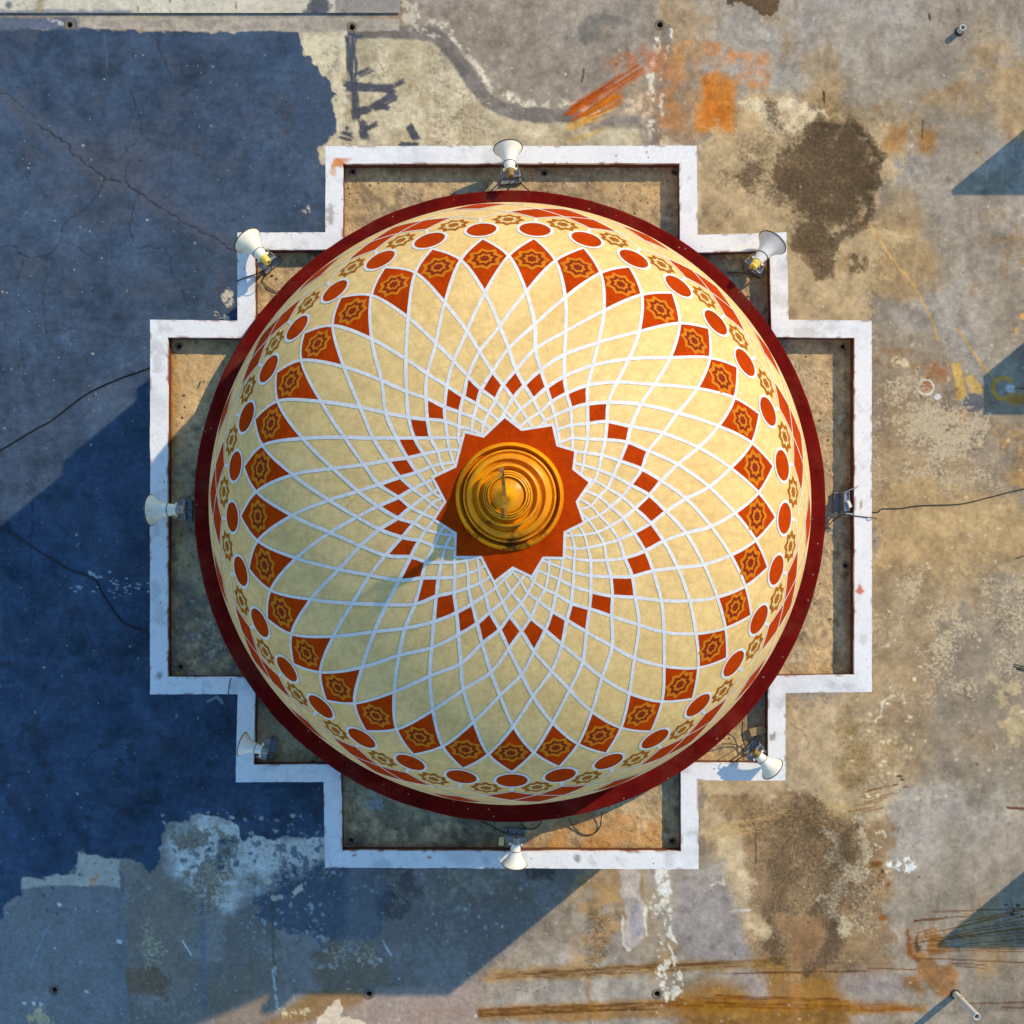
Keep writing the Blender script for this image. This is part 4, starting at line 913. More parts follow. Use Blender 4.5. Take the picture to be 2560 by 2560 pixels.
# grit on the tray floor
def grit():
    r = random.Random(12); mb = MB()
    tries = 0
    while tries < 6000:
        tries += 1
        u, v = r.uniform(425, 2130), r.uniform(415, 2125)
        if not in_poly(np.array([u]), np.array([v]), TRAY)[0] or math.hypot(u - ringc[0], v - ringc[1]) < ringr * 1.05: continue
        if v > 700 and r.random() < .5: continue
        q = .006 + .020 * r.random() ** 5; p = pt(u, v, Z_TRAY + .006 + q * .3)
        k = [r.uniform(.6, 1.3) * q for _ in range(6)]
        a = r.uniform(0, 6.28); ca, sa = math.cos(a), math.sin(a)
        V_ = [(k[0], 0, 0), (0, k[1], 0), (-k[2], 0, 0), (0, -k[3], 0), (0, 0, k[4] * .8), (0, 0, -k[5] * .6)]
        mb.add([(p.x + x * ca - y * sa, p.y + x * sa + y * ca, p.z + z) for x, y, z in V_], [(0, 1, 4), (1, 2, 4), (2, 3, 4), (3, 0, 4), (1, 0, 5), (2, 1, 5), (3, 2, 5), (0, 3, 5)])
    o = mb.build('grit', simple('grit', alb((186, 160, 120)), .95, var=.5, scale=14, bmp=0))
    tag(o, 'loose grit and pebbles scattered over the tray floor', 'grit', kind='stuff')
grit()

# ------------------------------------------------------------------ the dome
DOME = empty('dome', (0, 0, Z_RING))
tag(DOME, 'cream dome painted with red diamonds and a white lattice, gold finial on top', 'dome')
C0 = np.array([0, 0, Z_DC])
def dome_part(name, mb, mat, parent=None, smooth=True):
    p = parent or DOME
    off = Vector((0, 0, Z_RING)) if True else None
    o = mesh_obj(name, [(x, y, z - Z_RING) for x, y, z in mb.v], mb.f, mat, p, smooth)
    return o
def on(dirs, off):
    dirs = np.asarray(dirs, float); dirs = dirs / np.linalg.norm(dirs, axis=-1, keepdims=True)
    return C0 + dirs * (R_DOME + off)
def shell():
    mb = MB(); n = 288; m = 100; vs = []; fs = []
    amax = math.radians(95.4)
    for i in range(m + 1):
        a = amax * i / m
        for k in range(n):
            g = 2 * math.pi * k / n; vs.append((R_DOME * math.sin(a) * math.cos(g), R_DOME * math.sin(a) * math.sin(g), Z_DC + R_DOME * math.cos(a)))
    for i in range(m):
        for k in range(n):
            k2 = (k + 1) % n
            fs.append((i * n + k, (i + 1) * n + k, (i + 1) * n + k2, i * n + k2) if i else (k, n + k, n + k2))
    mb.add(vs, fs); dome_part('shell', mb, M_CREAM)
shell()
def base_ring():
    mb = MB(); n = 240; prof = [(3.90, Z_RING - .01), (4.0, Z_RING - .004), (4.36, Z_RING), (4.384, Z_RING - .008), (4.392, Z_RING - .03), (4.39, Z_TRAY - .03)]
    vs = []; fs = []
    for i, (q, z) in enumerate(prof):
        for k in range(n):
            g = 2 * math.pi * k / n; w = .006 * vnoise(np.array([k * .16]), np.array([i * .05]), 9)[0] + .004 * vnoise(np.array([k * .7]), np.array([3.]), 12)[0] if q > 4.3 else 0
            vs.append(((q + w) * math.cos(g), (q + w) * math.sin(g), z))
    for i in range(len(prof) - 1):
        for k in range(n): fs.append((i * n + k, (i + 1) * n + k, (i + 1) * n + (k + 1) % n, i * n + (k + 1) % n))
    mb.add(vs, fs); o = dome_part('base_ring', mb, M_MAROON, smooth=False)
base_ring()

# ---- surveyed pattern -> directions on the sphere
def ray_dir(u, v):
    u = np.asarray(u, float); v = np.asarray(v, float)
    d = np.stack([(u - PU), -(v - PV), -np.full(u.shape, FPX)], -1); d /= np.linalg.norm(d, axis=-1, keepdims=True)
    o = np.array(CAM) - C0; b = (d * o).sum(-1); c = o @ o - R_DOME ** 2
    disc = np.maximum(b * b - c, 0); t = -b - np.sqrt(disc)
    p = o + d * t[..., None]; return p / np.linalg.norm(p, axis=-1, keepdims=True)
CU, CV = 1275.0, 1265.0
DM = np.array([(912, 490), (1005, 487), (1092, 497), (1173, 530), (1249, 580), (1314, 640), (1366, 708), (1402, 790), (1426, 884), (1429, 975), (1421, 1065), (1390, 1148), (1341, 1218), (1281, 1290), (1208, 1353), (1131, 1393), (1047, 1415),
               (965, 1417), (880, 1414), (793, 1388), (710, 1343), (643, 1292), (587, 1229), (540, 1152), (510, 1064), (490, 970), (492, 884), (513, 803), (555, 722), (602, 652), (665, 590), (743, 535), (825, 497)]) * 2560 / 1932
SQ = np.array([(860, 262), (970, 250), (1095, 258), (1217, 275), (1333, 320), (1435, 408), (1548, 520), (1657, 650), (1722, 800), (1755, 952), (1740, 1105), (1692, 1262), (1587, 1392), (1460, 1478), (1337, 1540), (1215, 1605), (1085, 1648), (957, 1628),
               (828, 1600), (710, 1563), (602, 1485), (497, 1400), (427, 1283), (372, 1158), (342, 1045), (322, 937), (328, 830), (367, 722), (402, 610), (452, 497), (537, 402), (637, 340), (740, 297)]) / 2.24651 + 850
NSP = 33
def pol(P):
    x = P[:, 0] - CU; y = CV - P[:, 1]
    return np.unwrap(np.arctan2(x, y)), np.hypot(x, y)          # azimuth clockwise from the top
azd, rd_ = pol(DM); azs, rs_ = pol(SQ)
while azs[0] < azd[0]: azs += 2 * np.pi
while azs[0] > azd[1]: azs -= 2 * np.pi
i33 = np.arange(NSP)
def per(idx, base, vals, wrap=0.0):
    """periodic linear interpolation of vals given at idx = base + 0..32"""
    t = np.asarray(idx, float) - base; k = np.floor(t).astype(int); f = t - k
    lap = np.floor_divide(k, NSP); lap1 = np.floor_divide(k + 1, NSP)
    return (vals[k % NSP] + wrap * lap) * (1 - f) + (vals[(k + 1) % NSP] + wrap * lap1) * f
TWO = 2 * np.pi
def smooth(v, wrap=0.0, w=.5):
    l = np.roll(v, 1).copy(); r_ = np.roll(v, -1).copy(); l[0] -= wrap; r_[-1] += wrap
    return v * (1 - w) + w * .5 * (l + r_)
azd = smooth(azd, TWO, .35); azs_ = smooth(azs, TWO, .35); rs5 = smooth(rs_, 0, .4)
def harm(az, t, r_, b, l):
    m = (t + r_ + b + l) / 4; return m + (t - b) / 2 * np.cos(az) + (r_ - l) / 2 * np.sin(az) + ((t + b) / 2 - (r_ + l) / 2) / 2 * np.cos(2 * az)
FR = [(0,) * 4, (.283, .215, .237, .252), (.538, .45, .468, .515), (.717, .665, .647, .712), (.88, .86, .846, .86), (1.,) * 4]; WR = [0, .1, .34, .69, .9, 1.0]
INNER = [.885, .785, .70, .62, .545, .475, .41]
SC = np.array([1288.0, 1250.0])
def node(row, idx):
    """pixel position of lattice node: row -1..12, idx in diamonds (integers on the diamond axes)"""
    idx = np.asarray(idx, float)
    a0 = per(idx, 0, azd, TWO); a5 = per(idx, .5, azs_, TWO); r5 = per(idx, .5, rs5)
    if row < 0:
        az = a0; r_ = harm(az, 672, 664, 664, 672)
    elif row <= 5:
        az = a0 * (1 - WR[row]) + a5 * WR[row]
        r0 = harm(az, 626, 622, 620, 636); fr = harm(az, *FR[row]); r_ = r0 * (1 - fr) + r5 * fr
    else:
        az = a5; r_ = r5
    u = CU + r_ * np.sin(az); v = CV - r_ * np.cos(az)
    if row > 5:
        q = INNER[row - 6]; u = SC[0] + (u - SC[0]) * q; v = SC[1] + (v - SC[1]) * q
    return u, v
RMAX = 12
NODE = {}
jr = np.random.RandomState(4)
def node_dir(row, idx2):
    """idx2 = twice the index (int)"""
    key = (row, idx2 % (2 * NSP))
    if key not in NODE:
        u, v = node(row, np.array([key[1] / 2.0])); j = 3.0 if row > 0 else 1.8
        NODE[key] = ray_dir(u + jr.uniform(-j, j), v + jr.uniform(-j, j))[0]
    return NODE[key]
def sph_spline(P, sub=7):
    P = [Vector(p) for p in P]; return np.array([tuple(p.normalized()) for p in spline(P, sub)])
def ribbon(path, width, off, wob=.12, seed=0):
    path = np.asarray(path); n = len(path); t = np.gradient(path, axis=0)
    side = np.cross(path, t); side /= np.linalg.norm(side, axis=1, keepdims=True)
    k = np.arange(n); w = (np.broadcast_to(width, (n,)) / 2) / R_DOME
    wl = w * (1 + wob * fbm(k * 1.0, np.full(n, seed * 3.1), 5, 3, 3)); wr = w * (1 + wob * fbm(k * 1.0, np.full(n, seed * 5.7), 5, 3, 6))
    A = on(path + side * wl[:, None], off); B = on(path - side * wr[:, None], off); Cc = on(path, off)
    mb = MB(); mb.add(list(A) + list(Cc) + list(B), [(i + 1, i, n + i, n + i + 1) for i in range(n - 1)] + [(n + i + 1, n + i, 2 * n + i, 2 * n + i + 1) for i in range(n - 1)])
    return mb
for fam, sg, off in ((0, 1, .0032), (1, -1, .0042)):
    for k in range(NSP):
        P_ = [node_dir(row, 2 * k + sg * (row + 1)) for row in range(-1, RMAX + 1)]
        path = sph_spline(P_, 7); m_ = len(path)
        wd = np.interp(np.arange(m_) / 7.0 - 1, [-1, 1, 3, 6, 9, 12], [.034, .039, .040, .036, .027, .021])
        dome_part('lattice_line', ribbon(path, wd, off, .16, k + 40 * fam), M_LINE)
def quad(a, b, c, d, off, n=9):
    """patch a-b-c-d draped on the dome"""
    s = np.linspace(0, 1, n); S_, T_ = np.meshgrid(s, s)
    a, b, c, d = map(np.asarray, (a, b, c, d))
    P_ = a * ((1 - S_) * (1 - T_))[..., None] + b * (S_ * (1 - T_))[..., None] + c * (S_ * T_)[..., None] + d * ((1 - S_) * T_)[..., None]
    vs = on(P_.reshape(-1, 3), off); mb = MB()
    mb.add(list(vs), [(i * n + k, i * n + k + 1, (i + 1) * n + k + 1, (i + 1) * n + k) for i in range(n - 1) for k in range(n - 1)])
    return mb
def frame(c):
    c = np.asarray(c) / np.linalg.norm(c); e = np.cross([0, 0, 1], c); e /= np.linalg.norm(e); s = np.cross(c, e); return c, e, s   # east, inward
def disc(c, loop, off, rings=4):
    """filled outline; loop = (x east, y up the dome) in metres"""
    c, e, s = frame(c); L = np.asarray(loop); n = len(L); vs = [c]; fs = []
    for q in range(1, rings + 1): vs += list(c + (e * (L[:, :1] * q / rings) + s * (L[:, 1:] * q / rings)) / R_DOME)
    for k in range(n): fs.append((0, 1 + k, 1 + (k + 1) % n))
    for q in range(1, rings):
        b0 = 1 + (q - 1) * n; b1 = 1 + q * n
        for k in range(n): fs.append((b0 + k, b1 + k, b1 + (k + 1) % n, b0 + (k + 1) % n))
    mb = MB(); mb.add(list(on(np.array(vs), off)), fs); return mb
def annulus(c, lo, li, off):
    c, e, s = frame(c); n = len(lo); vs = []
    for L in (li, lo):
        L = np.asarray(L); vs += list(c + (e * L[:, :1] + s * L[:, 1:]) / R_DOME)
    mb = MB(); mb.add(list(on(np.array(vs), off)), [(k, n + k, n + (k + 1) % n, (k + 1) % n) for k in range(n)]); return mb
def star(ro, ri, n=8, rot=0.0, sub=2, rr=None):
    P_ = []
    for k in range(2 * n):
        a = math.pi * k / n + rot; q = (ro if k % 2 == 0 else ri) * (1 + (rr.uniform(-.04, .04) if rr else 0)); P_.append((q * math.cos(a), q * math.sin(a)))
    out = []
    for k in range(2 * n):
        p, q = P_[k], P_[(k + 1) % (2 * n)]
        for t in range(sub): out.append((p[0] + (q[0] - p[0]) * t / sub, p[1] + (q[1] - p[1]) * t / sub))
    return out
def circle(r_, n=36): return [(r_ * math.cos(2 * math.pi * k / n), r_ * math.sin(2 * math.pi * k / n)) for k in range(n)]
pr_ = random.Random(2)
def at_alpha(d, al):
    """same azimuth, polar angle al (deg)"""
    az = math.atan2(d[1], d[0]); a = math.radians(al); return np.array([math.sin(a) * math.cos(az), math.sin(a) * math.sin(az), math.cos(a)])
TIP = [node_dir(-1, 2 * k) for k in range(NSP)]
ALT = [math.degrees(math.acos(d[2])) for d in TIP]
MID = [np.asarray(TIP[k]) + np.asarray(TIP[(k + 1) % NSP]) for k in range(NSP)]
for k in range(NSP):
    # large red diamond with its rosette
    dm = dome_part('red_diamond', quad(node_dir(-1, 2 * k), node_dir(0, 2 * k - 1), node_dir(1, 2 * k), node_dir(0, 2 * k + 1), .0016, 12), M_RED)
    c = np.asarray(node_dir(0, 2 * k - 1)) + np.asarray(node_dir(0, 2 * k + 1)); c = c / np.linalg.norm(c) * .95 + .05 * np.asarray(node_dir(1, 2 * k)) ; rt = pr_.uniform(-.1, .1)
    z = pr_.uniform(.94, 1.04)
    dome_part('rosette', annulus(c, star(.205 * z, .158 * z, rot=rt, sub=3), star(.150 * z, .112 * z, rot=rt, sub=3), .0046), M_ORANGE, dm)
    dome_part('rosette_ground', disc(c, star(.151 * z, .113 * z, rot=rt, sub=3), .0036, 3), M_DRED, dm)
    dome_part('rosette_heart', annulus(c, star(.098 * z, .074 * z, rot=rt, sub=3), star(.060 * z, .044 * z, rot=rt, sub=3), .0056), M_ORANGE, dm)
    # red square of the inner ring
    dome_part('red_square', quad(node_dir(4, 2 * k + 1), node_dir(5, 2 * k), node_dir(6, 2 * k + 1), node_dir(5, 2 * k + 2), .0016, 8), M_RED)
    # disc with white border and its stem
    al = ALT[k]; dc = at_alpha(TIP[k], al + 3.35); q = pr_.uniform(.96, 1.03)
    ds = dome_part('red_disc', disc(dc, circle(.182 * q), .0016, 4), M_RED)
    dome_part('disc_border', annulus(dc, circle(.214 * q), circle(.178 * q), .0050), M_LINE, ds)
    st0 = at_alpha(TIP[k], al + 3.35 + 3.15); st1 = at_alpha(TIP[k], al + 8.5)
    dome_part('stem', ribbon(np.linspace(st0, st1, 6) / np.linalg.norm(np.linspace(st0, st1, 6), axis=1, keepdims=True), .040, .0030, .05, k), M_LINE, ds)
    # eight pointed star between the discs
    sc = at_alpha(MID[k], al + 7.3); rt = pr_.uniform(-.12, .12)
    se = dome_part('eight_point_star', annulus(sc, star(.196, .146, rot=rt, sub=3), star(.128, .094, rot=rt, sub=3), .0026), M_BROWN)
    dome_part('star_field', disc(sc, star(.130, .096, rot=rt, sub=3), .0018, 3), M_PALE, se)
    dome_part('star_heart', disc(sc, star(.075, .055, rot=rt, sub=2), .0036, 2), M_BROWN, se)
# rim lattice below the stars: rows of flat diamonds, two red and one cream
def rim(row, h): 
    k2 = h; al = ALT[(k2 // 2) % NSP] + (8.5, 11.7, 15.0, 18.8, 23.0)[row]
    base = TIP[(k2 // 2) % NSP] if k2 % 2 == 0 else MID[(k2 // 2) % NSP]
    return at_alpha(base, al)
for k in range(NSP):
    if k % 3 != 0: dome_part('rim_diamond', quad(rim(0, 2 * k), rim(1, 2 * k - 1), rim(2, 2 * k), rim(1, 2 * k + 1), .0016, 7), M_RED)
    if k % 3 == 1: dome_part('rim_diamond', quad(rim(1, 2 * k + 1), rim(2, 2 * k), rim(3, 2 * k + 1), rim(2, 2 * k + 2), .0016, 7), M_RED)
    if k % 3 == 0: dome_part('rim_diamond', quad(rim(2, 2 * k), rim(3, 2 * k - 1), rim(4, 2 * k), rim(3, 2 * k + 1), .0016, 7), M_RED)
    for sg, off in ((1, .0030), (-1, .0038)):
        path = sph_spline([rim(row, 2 * k + sg * row) for row in range(5)], 6)
        dome_part('rim_line', ribbon(path, .024, off, .1, k), M_LINE)
# red star round the finial with its white outline
SP = np.array([(925, 440), (1018, 512), (1190, 485), (1215, 598), (1315, 628), (1303, 728), (1395, 800), (1322, 908), (1362, 1022), (1255, 1075), (1250, 1217), (1138, 1215), (1075, 1320), (970, 1270), (868, 1348), (798, 1212), (653, 1212), (657, 1082), (538, 1005), (600, 908), (530, 775), (655, 715), (705, 525), (808, 550)]) / 2.24651 + 850
cs = SP.mean(0)
def star_patch(P_, off, sub=5, rings=10, r0=.35):
    L = []
    for i in range(len(P_)):
        for t in range(sub): L.append(P_[i] + (P_[(i + 1) % len(P_)] - P_[i]) * t / sub)
    L = np.array(L); n = len(L); vs = []; fs = []
    for q in range(rings + 1):
        w = r0 + (1 - r0) * q / rings; pp = cs + (L - cs) * w; vs.append(ray_dir(pp[:, 0], pp[:, 1]))
    for q in range(rings):
        for k in range(n): fs.append((q * n + k, q * n + (k + 1) % n, (q + 1) * n + (k + 1) % n, (q + 1) * n + k))
    mb = MB(); mb.add(list(on(np.concatenate(vs), off)), fs); return mb
def grow(P_, d):
    n = len(P_); out = []
    for i in range(n):
        a, b, c = P_[i - 1], P_[i], P_[(i + 1) % n]
        e1 = (b - a) / np.linalg.norm(b - a); e2 = (c - b) / np.linalg.norm(c - b); n1 = np.array([e1[1], -e1[0]]); n2 = np.array([e2[1], -e2[0]])
        k = n1 + n2; k = k / max(.35, k @ n1); out.append(b + k * d)
    return np.array(out)
ss = dome_part('star_border', star_patch(grow(SP, 7.0), .0058), M_LINE)
dome_part('red_star', star_patch(SP, .0072), M_RED)

# ------------------------------------------------------------------ finial
def gold_mat():
    m, nt, b = new_mat('ochre_gold_paint'); co = coords(nt)
    n1 = noise(nt, co, 3.0, 7, .65, .4); n2 = noise(nt, co, 7.0, 8, .72, .5); n3 = noise(nt, co, 40, 4, .7)
    col = mixc(nt, ramp(nt, n1, [(.35, 0.0), (.65, 1.0)]), (.90, .365, .003), (.68, .22, .002))
    col = mixc(nt, 1.0, col, ramp(nt, n3, [(.3, .82), (.7, 1.08)]), 'MULTIPLY')
    # mould and dark stains, heavier towards negative Y
    t = nt.nodes.new('ShaderNodeSeparateXYZ'); nt.links.new(co, t.inputs[0])
    side = nt.nodes.new('ShaderNodeMapRange'); nt.links.new(t.outputs['Y'], side.inputs[0]); side.inputs[1].default_value = .25; side.inputs[2].default_value = -.5; side.inputs[3].default_value = .55; side.inputs[4].default_value = 1.0
    d = nt.nodes.new('ShaderNodeMath'); d.operation = 'MULTIPLY'; nt.links.new(n2, d.inputs[0]); nt.links.new(side.outputs[0], d.inputs[1])
    col = mixc(nt, ramp(nt, d.outputs[0], [(.46, 0.0), (.60, .9)]), col, (.03, .018, .008))
    nt.links.new(col, b.inputs['Base Color']); b.inputs['Roughness'].default_value = .34; b.inputs['Specular IOR Level'].default_value = .2
    bump(nt, b, n3, .15, .004)
    return m
M_GOLD = gold_mat()
M_TARN = simple('tarnished_gold', (.34, .15, .02), .5, .2, .5, 22, dirt=(.02, .012, .006), dirt_amt=.9)
ZF = 7.525
FIN = empty('finial', (0, 0, ZF - Z_RING)); FIN.parent = DOME
UPM = Matrix(((0, 0, 1), (0, 1, 0), (1, 0, 0)))
def tier(name, prof, n=72):
    mb = MB(); mb.lathe([(z, r_) for r_, z in prof], n, UPM)
    mb.v = [(x + .0 - .075 * max(0, z - .12), y, z) for x, y, z in mb.v]
    return mb.build(name, M_GOLD, FIN, auto=50)
def arc(r0, z0, r1, z1, bulge, n=7):
    out = []
    for k in range(n + 1):
        t = k / n; nx, nz = (z1 - z0), -(r1 - r0); l = math.hypot(nx, nz) or 1
        q = bulge * math.sin(math.pi * t); out.append((r0 + (r1 - r0) * t + nx / l * q, z0 + (z1 - z0) * t + nz / l * q))
    return out
tier('foot_disc', [(.50, -.06), (.540, -.05)] + arc(.546, -.03, .512, .10, .022) + arc(.512, .10, .486, .03, -.010) + [(.470, .03)])
tier('lower_bowl', [(.478, .02), (.474, .09)] + arc(.472, .10, .452, .125, .008) + [(.448, .112), (.444, .112), (.440, .135), (.434, .122)] + arc(.430, .135, .372, .238, .024, 10) + arc(.372, .238, .322, .205, -.016, 8) + [(.305, .205)])
tier('collar', [(.306, .18), (.306, .29)] + arc(.312, .30, .292, .338, .012) + [(.288, .318), (.282, .300)] + arc(.282, .300, .246, .305, -.014) + [(.243, .30)])
tier('upper_rings', [(.243, .28), (.243, .35)] + arc(.244, .36, .230, .388, .008) + [(.226, .366), (.223, .366)] + arc(.222, .385, .209, .412, .007) + [(.205, .392), (.202, .392)] + arc(.200, .41, .184, .434, .007) + [(.180, .405)])
tier('cone_cap', [(.180, .38), (.176, .405)] + arc(.174, .41, .03, .585, -.035, 10) + [(.026, .60), (.026, .64), (.04, .655), (.045, .675), (.04, .695), (.022, .71), (.018, .78)], 48)
def crescent():
    mb = MB(); n = 44; R1, R2, dz = .235, .190, .050; half = .016; vs = []; fs = []; a0 = math.radians(38)
    for k in range(n + 1):
        a = math.radians(90) + a0 + (2 * math.pi - 2 * a0) * k / n
        y, z = math.cos(a), math.sin(a)
        po = (R1 * y, R1 * z); ti = .5 - .5 * math.cos(2 * math.pi * k / n); w = .006 + .052 * ti
        pi_ = ((R1 - w) * y, (R1 - w) * z)
        for x in (-half, half): vs += [(x, po[0], po[1]), (x, pi_[0], pi_[1])]
    for k in range(n):
        a = 4 * k; b = a + 4
        fs += [(a, b, b + 1, a + 1), (a + 2, a + 3, b + 3, b + 2), (a, a + 2, b + 2, b), (a + 1, b + 1, b + 3, a + 3)]
    fs += [(0, 1, 3, 2), (4 * n, 4 * n + 2, 4 * n + 3, 4 * n + 1)]
    M = Matrix.Rotation(math.radians(3), 3, 'Z') @ Matrix.Rotation(math.radians(-4), 3, 'Y')
    mb.add([M @ Vector(v) + Vector((-.066, 0, .96)) for v in vs], fs)
    # raised studs along the crescent
    for k in range(6, n - 5, 6):
        a = math.radians(90) + a0 + (2 * math.pi - 2 * a0) * k / n
        mb.box(M @ Vector((0, (R1 - .004) * math.cos(a), (R1 - .004) * math.sin(a))) + Vector((-.066, 0, .96)), (half * 2.5, .022, .022), bev=.004)
    return mb.build('crescent', M_TARN, FIN, auto=40)
crescent()

# ------------------------------------------------------------------ horn loudspeakers
M_BELL_W = simple('white_horn_enamel', alb((236, 232, 220)), .35, var=.06, scale=7, dirt=(.5, .42, .3), dirt_amt=.4, bmp=0.03)
M_DRV_Y = simple('yellowed_driver', alb((232, 200, 96)), .55, var=.15, scale=18, dirt=(.30, .24, .05), dirt_amt=.6)
M_DRV_O = simple('olive_driver', alb((140, 116, 56)), .6, var=.2, scale=18, dirt=(.05, .04, .02), dirt_amt=.6)
M_DRV_G = simple('grey_driver', alb((150, 146, 138)), .5, var=.15, scale=18, dirt=(.06, .05, .04), dirt_amt=.6)
M_BAND = simple('rusty_band', (.13, .065, .035), .7, bmp=0)
M_BELL_C = simple('cream_horn_enamel', alb((238, 230, 212)), .35, var=.08, scale=7, dirt=(.42, .32, .18), dirt_amt=.5, bmp=0.03)
M_BELL_G = simple('grey_horn_enamel', alb((214, 214, 212)), .4, var=.08, scale=7, dirt=(.34, .28, .2), dirt_amt=.5, bmp=0.03)
def horn(mouth, end, zm, ze, base, drv, label, tab=None, bm_=None):
    M_BELL = bm_ or M_BELL_W
    Mo = pt(*mouth, zm); E = pt(*end, ze); ax = (Mo - E); L = ax.length; ax.normalize()
    B = pt(*base, Z_TRAY)
    root = empty('horn_loudspeaker', B); O = B
    side = Vector((0, 0, 1)).cross(ax); side.normalize(); up = ax.cross(side)
    Rm = Matrix((ax, side, up)).transposed(); s = L / .55
    Mx = Matrix.Translation(E - O) @ (Rm.to_4x4() @ Matrix.Scale(s, 4))
    def lat(name, prof, mat, n=48, auto=35, parent=root):
        mb = MB(); mb.lathe(prof, n, Mx); return mb.build(name, mat, parent, auto=auto)
    bell = lat('bell', [(.255, .100), (.285, .104), (.33, .113), (.38, .130), (.43, .156), (.47, .184), (.505, .212), (.535, .233), (.548, .238), (.545, .234), (.50, .202), (.45, .165), (.40, .133), (.34, .108), (.27, .09)], M_BELL, auto=60)
    lat('rim', [(.548 + .009 * math.cos(a), .240 + .009 * math.sin(a)) for a in [2 * math.pi * k / 8 for k in range(8)]] + [(.557, .240)], M_RIM, auto=80, parent=bell)
    lat('neck', [(.120, .0), (.120, .060), (.125, .078), (.14, .081), (.20, .091), (.262, .101)], M_BELL)
    lat('band', [(.258 + .006 * math.cos(a), .1035 + .006 * math.sin(a)) for a in [2 * math.pi * k / 6 for k in range(6)]] + [(.264, .1035)], M_BAND, auto=80)
    lat('driver', [(.012, .0), (.012, .030), (.0, .034), (.0, .050), (.008, .058), (.055, .063), (.058, .059), (.064, .059), (.067, .066), (.115, .068), (.122, .074), (.132, .074), (.132, .0)], drv, 36)
    H = Vector((ax.x, ax.y, 0)).normalized(); Sd = Vector((0, 0, 1)).cross(H)
    F = Matrix((H, Sd, Vector((0, 0, 1)))).transposed()
    def box(mb, c, size): mb.box(F @ Vector(c), size, F, .003)
    # floor channel, tray plate on two posts, side straps up to the neck
    e = E - O; eh = e.dot(H); es = e.dot(Sd); ez = e.z
    mb = MB(); w = .30
    box(mb, (0, 0, .012), (.10, w, .012)); box(mb, (-.046, 0, .034), (.008, w, .05)); box(mb, (.046, 0, .034), (.008, w, .05)); box(mb, (0, w / 2 - .02, .03), (.084, .03, .03)); box(mb, (0, -w / 2 + .02, .03), (.084, .03, .03))
    mb.build('floor_channel', M_GREY, root)
    mb = MB(); pz = ez - .13
    box(mb, (eh + .06, es, pz), (.07, .27, .008)); box(mb, (eh + .028, es, pz + .016), (.006, .27, .03)); box(mb, (eh + .092, es, pz + .016), (.006, .27, .03))
    mb.build('cradle', M_STEEL, root)
    for sg in (-1, 1):
        mb = MB()
        a = F @ Vector((.02, sg * .12, .05)); b = F @ Vector((eh + .05, es + sg * .12, pz))
        mb.tube([a, b], .012, 8); mb.build('post', M_GREY, root)
        mb = MB(); nk = (e + ax * (.20 * s)); q0 = F @ Vector((eh + .06, es + sg * .132, pz + .01)); q1 = nk + Sd * sg * .105
        d_ = (q1 - q0); n_ = d_.normalized(); wd = Vector((0, 0, 1)).cross(n_).normalized(); t_ = n_.cross(wd)
        vs = [q + a_ * wd * .004 + b_ * t_ * .016 for q in (q0, q1) for a_, b_ in ((-1, -1), (1, -1), (1, 1), (-1, 1))]
        mb.add(vs, [(0, 1, 2, 3), (7, 6, 5, 4), (0, 4, 5, 1), (1, 5, 6, 2), (2, 6, 7, 3), (3, 7, 4, 0)]); mb.build('strap', M_STEEL, root)
        mb = MB(); bc = e + ax * (.135 * s) + Sd * sg * .080; mb.box(bc, (.034, .034, .034), F, .008); mb.build('bolt', M_BELL, root, auto=40)
    if tab:
        mb = MB(); box(mb, (eh + .10, es + tab * .20, pz), (.12, .07, .006)); mb.build('side_plate', simple('tan_plate', alb((206, 188, 128)), .6), root)
    mb = MB(); mb.tube(spline([e - ax * .0, e - ax * .05 + Vector((0, 0, -.03)), e - ax * .07 + Vector((0, 0, -.16)) + Sd * .06, F @ Vector((-.05, .16, .03))], 6), .006); mb.build('lead', M_BLACK, root)
    tag(root, label, 'loudspeaker', 'horn loudspeakers round the parapet')
    return root
horn((1270, 371), (1277, 441), 3.36, 3.50, (1277, 453), M_DRV_O, 'white horn loudspeaker with olive driver at the middle of the top parapet')
horn((618, 601), (671, 657), 3.37, 3.49, (681, 664), M_DRV_Y, 'white horn loudspeaker with yellowed driver at the upper left parapet corner', bm_=M_BELL_C)
horn((1931, 606), (1882, 668), 3.37, 3.49, (1884, 674), M_DRV_Y, 'white horn loudspeaker with yellowed driver at the upper right parapet corner', bm_=M_BELL_G)
horn((377, 1275), (462, 1274), 3.39, 3.45, (474, 1276), M_DRV_G, 'white horn loudspeaker standing on the left parapet in the dome shadow', bm_=M_BELL_C)
horn((606, 1860), (670, 1880), 3.39, 3.44, (682, 1868), M_DRV_G, 'white horn loudspeaker in shade at the lower left parapet corner')
horn((1286, 2160), (1291, 2094), 3.37, 3.45, (1288, 2078), M_DRV_G, 'white horn loudspeaker with a tan side plate at the middle of the bottom parapet', tab=-1)
horn((1931, 1923), (1884, 1877), 3.37, 3.46, (1878, 1865), M_DRV_O, 'white horn loudspeaker beside the loose brick at the lower right parapet corner')

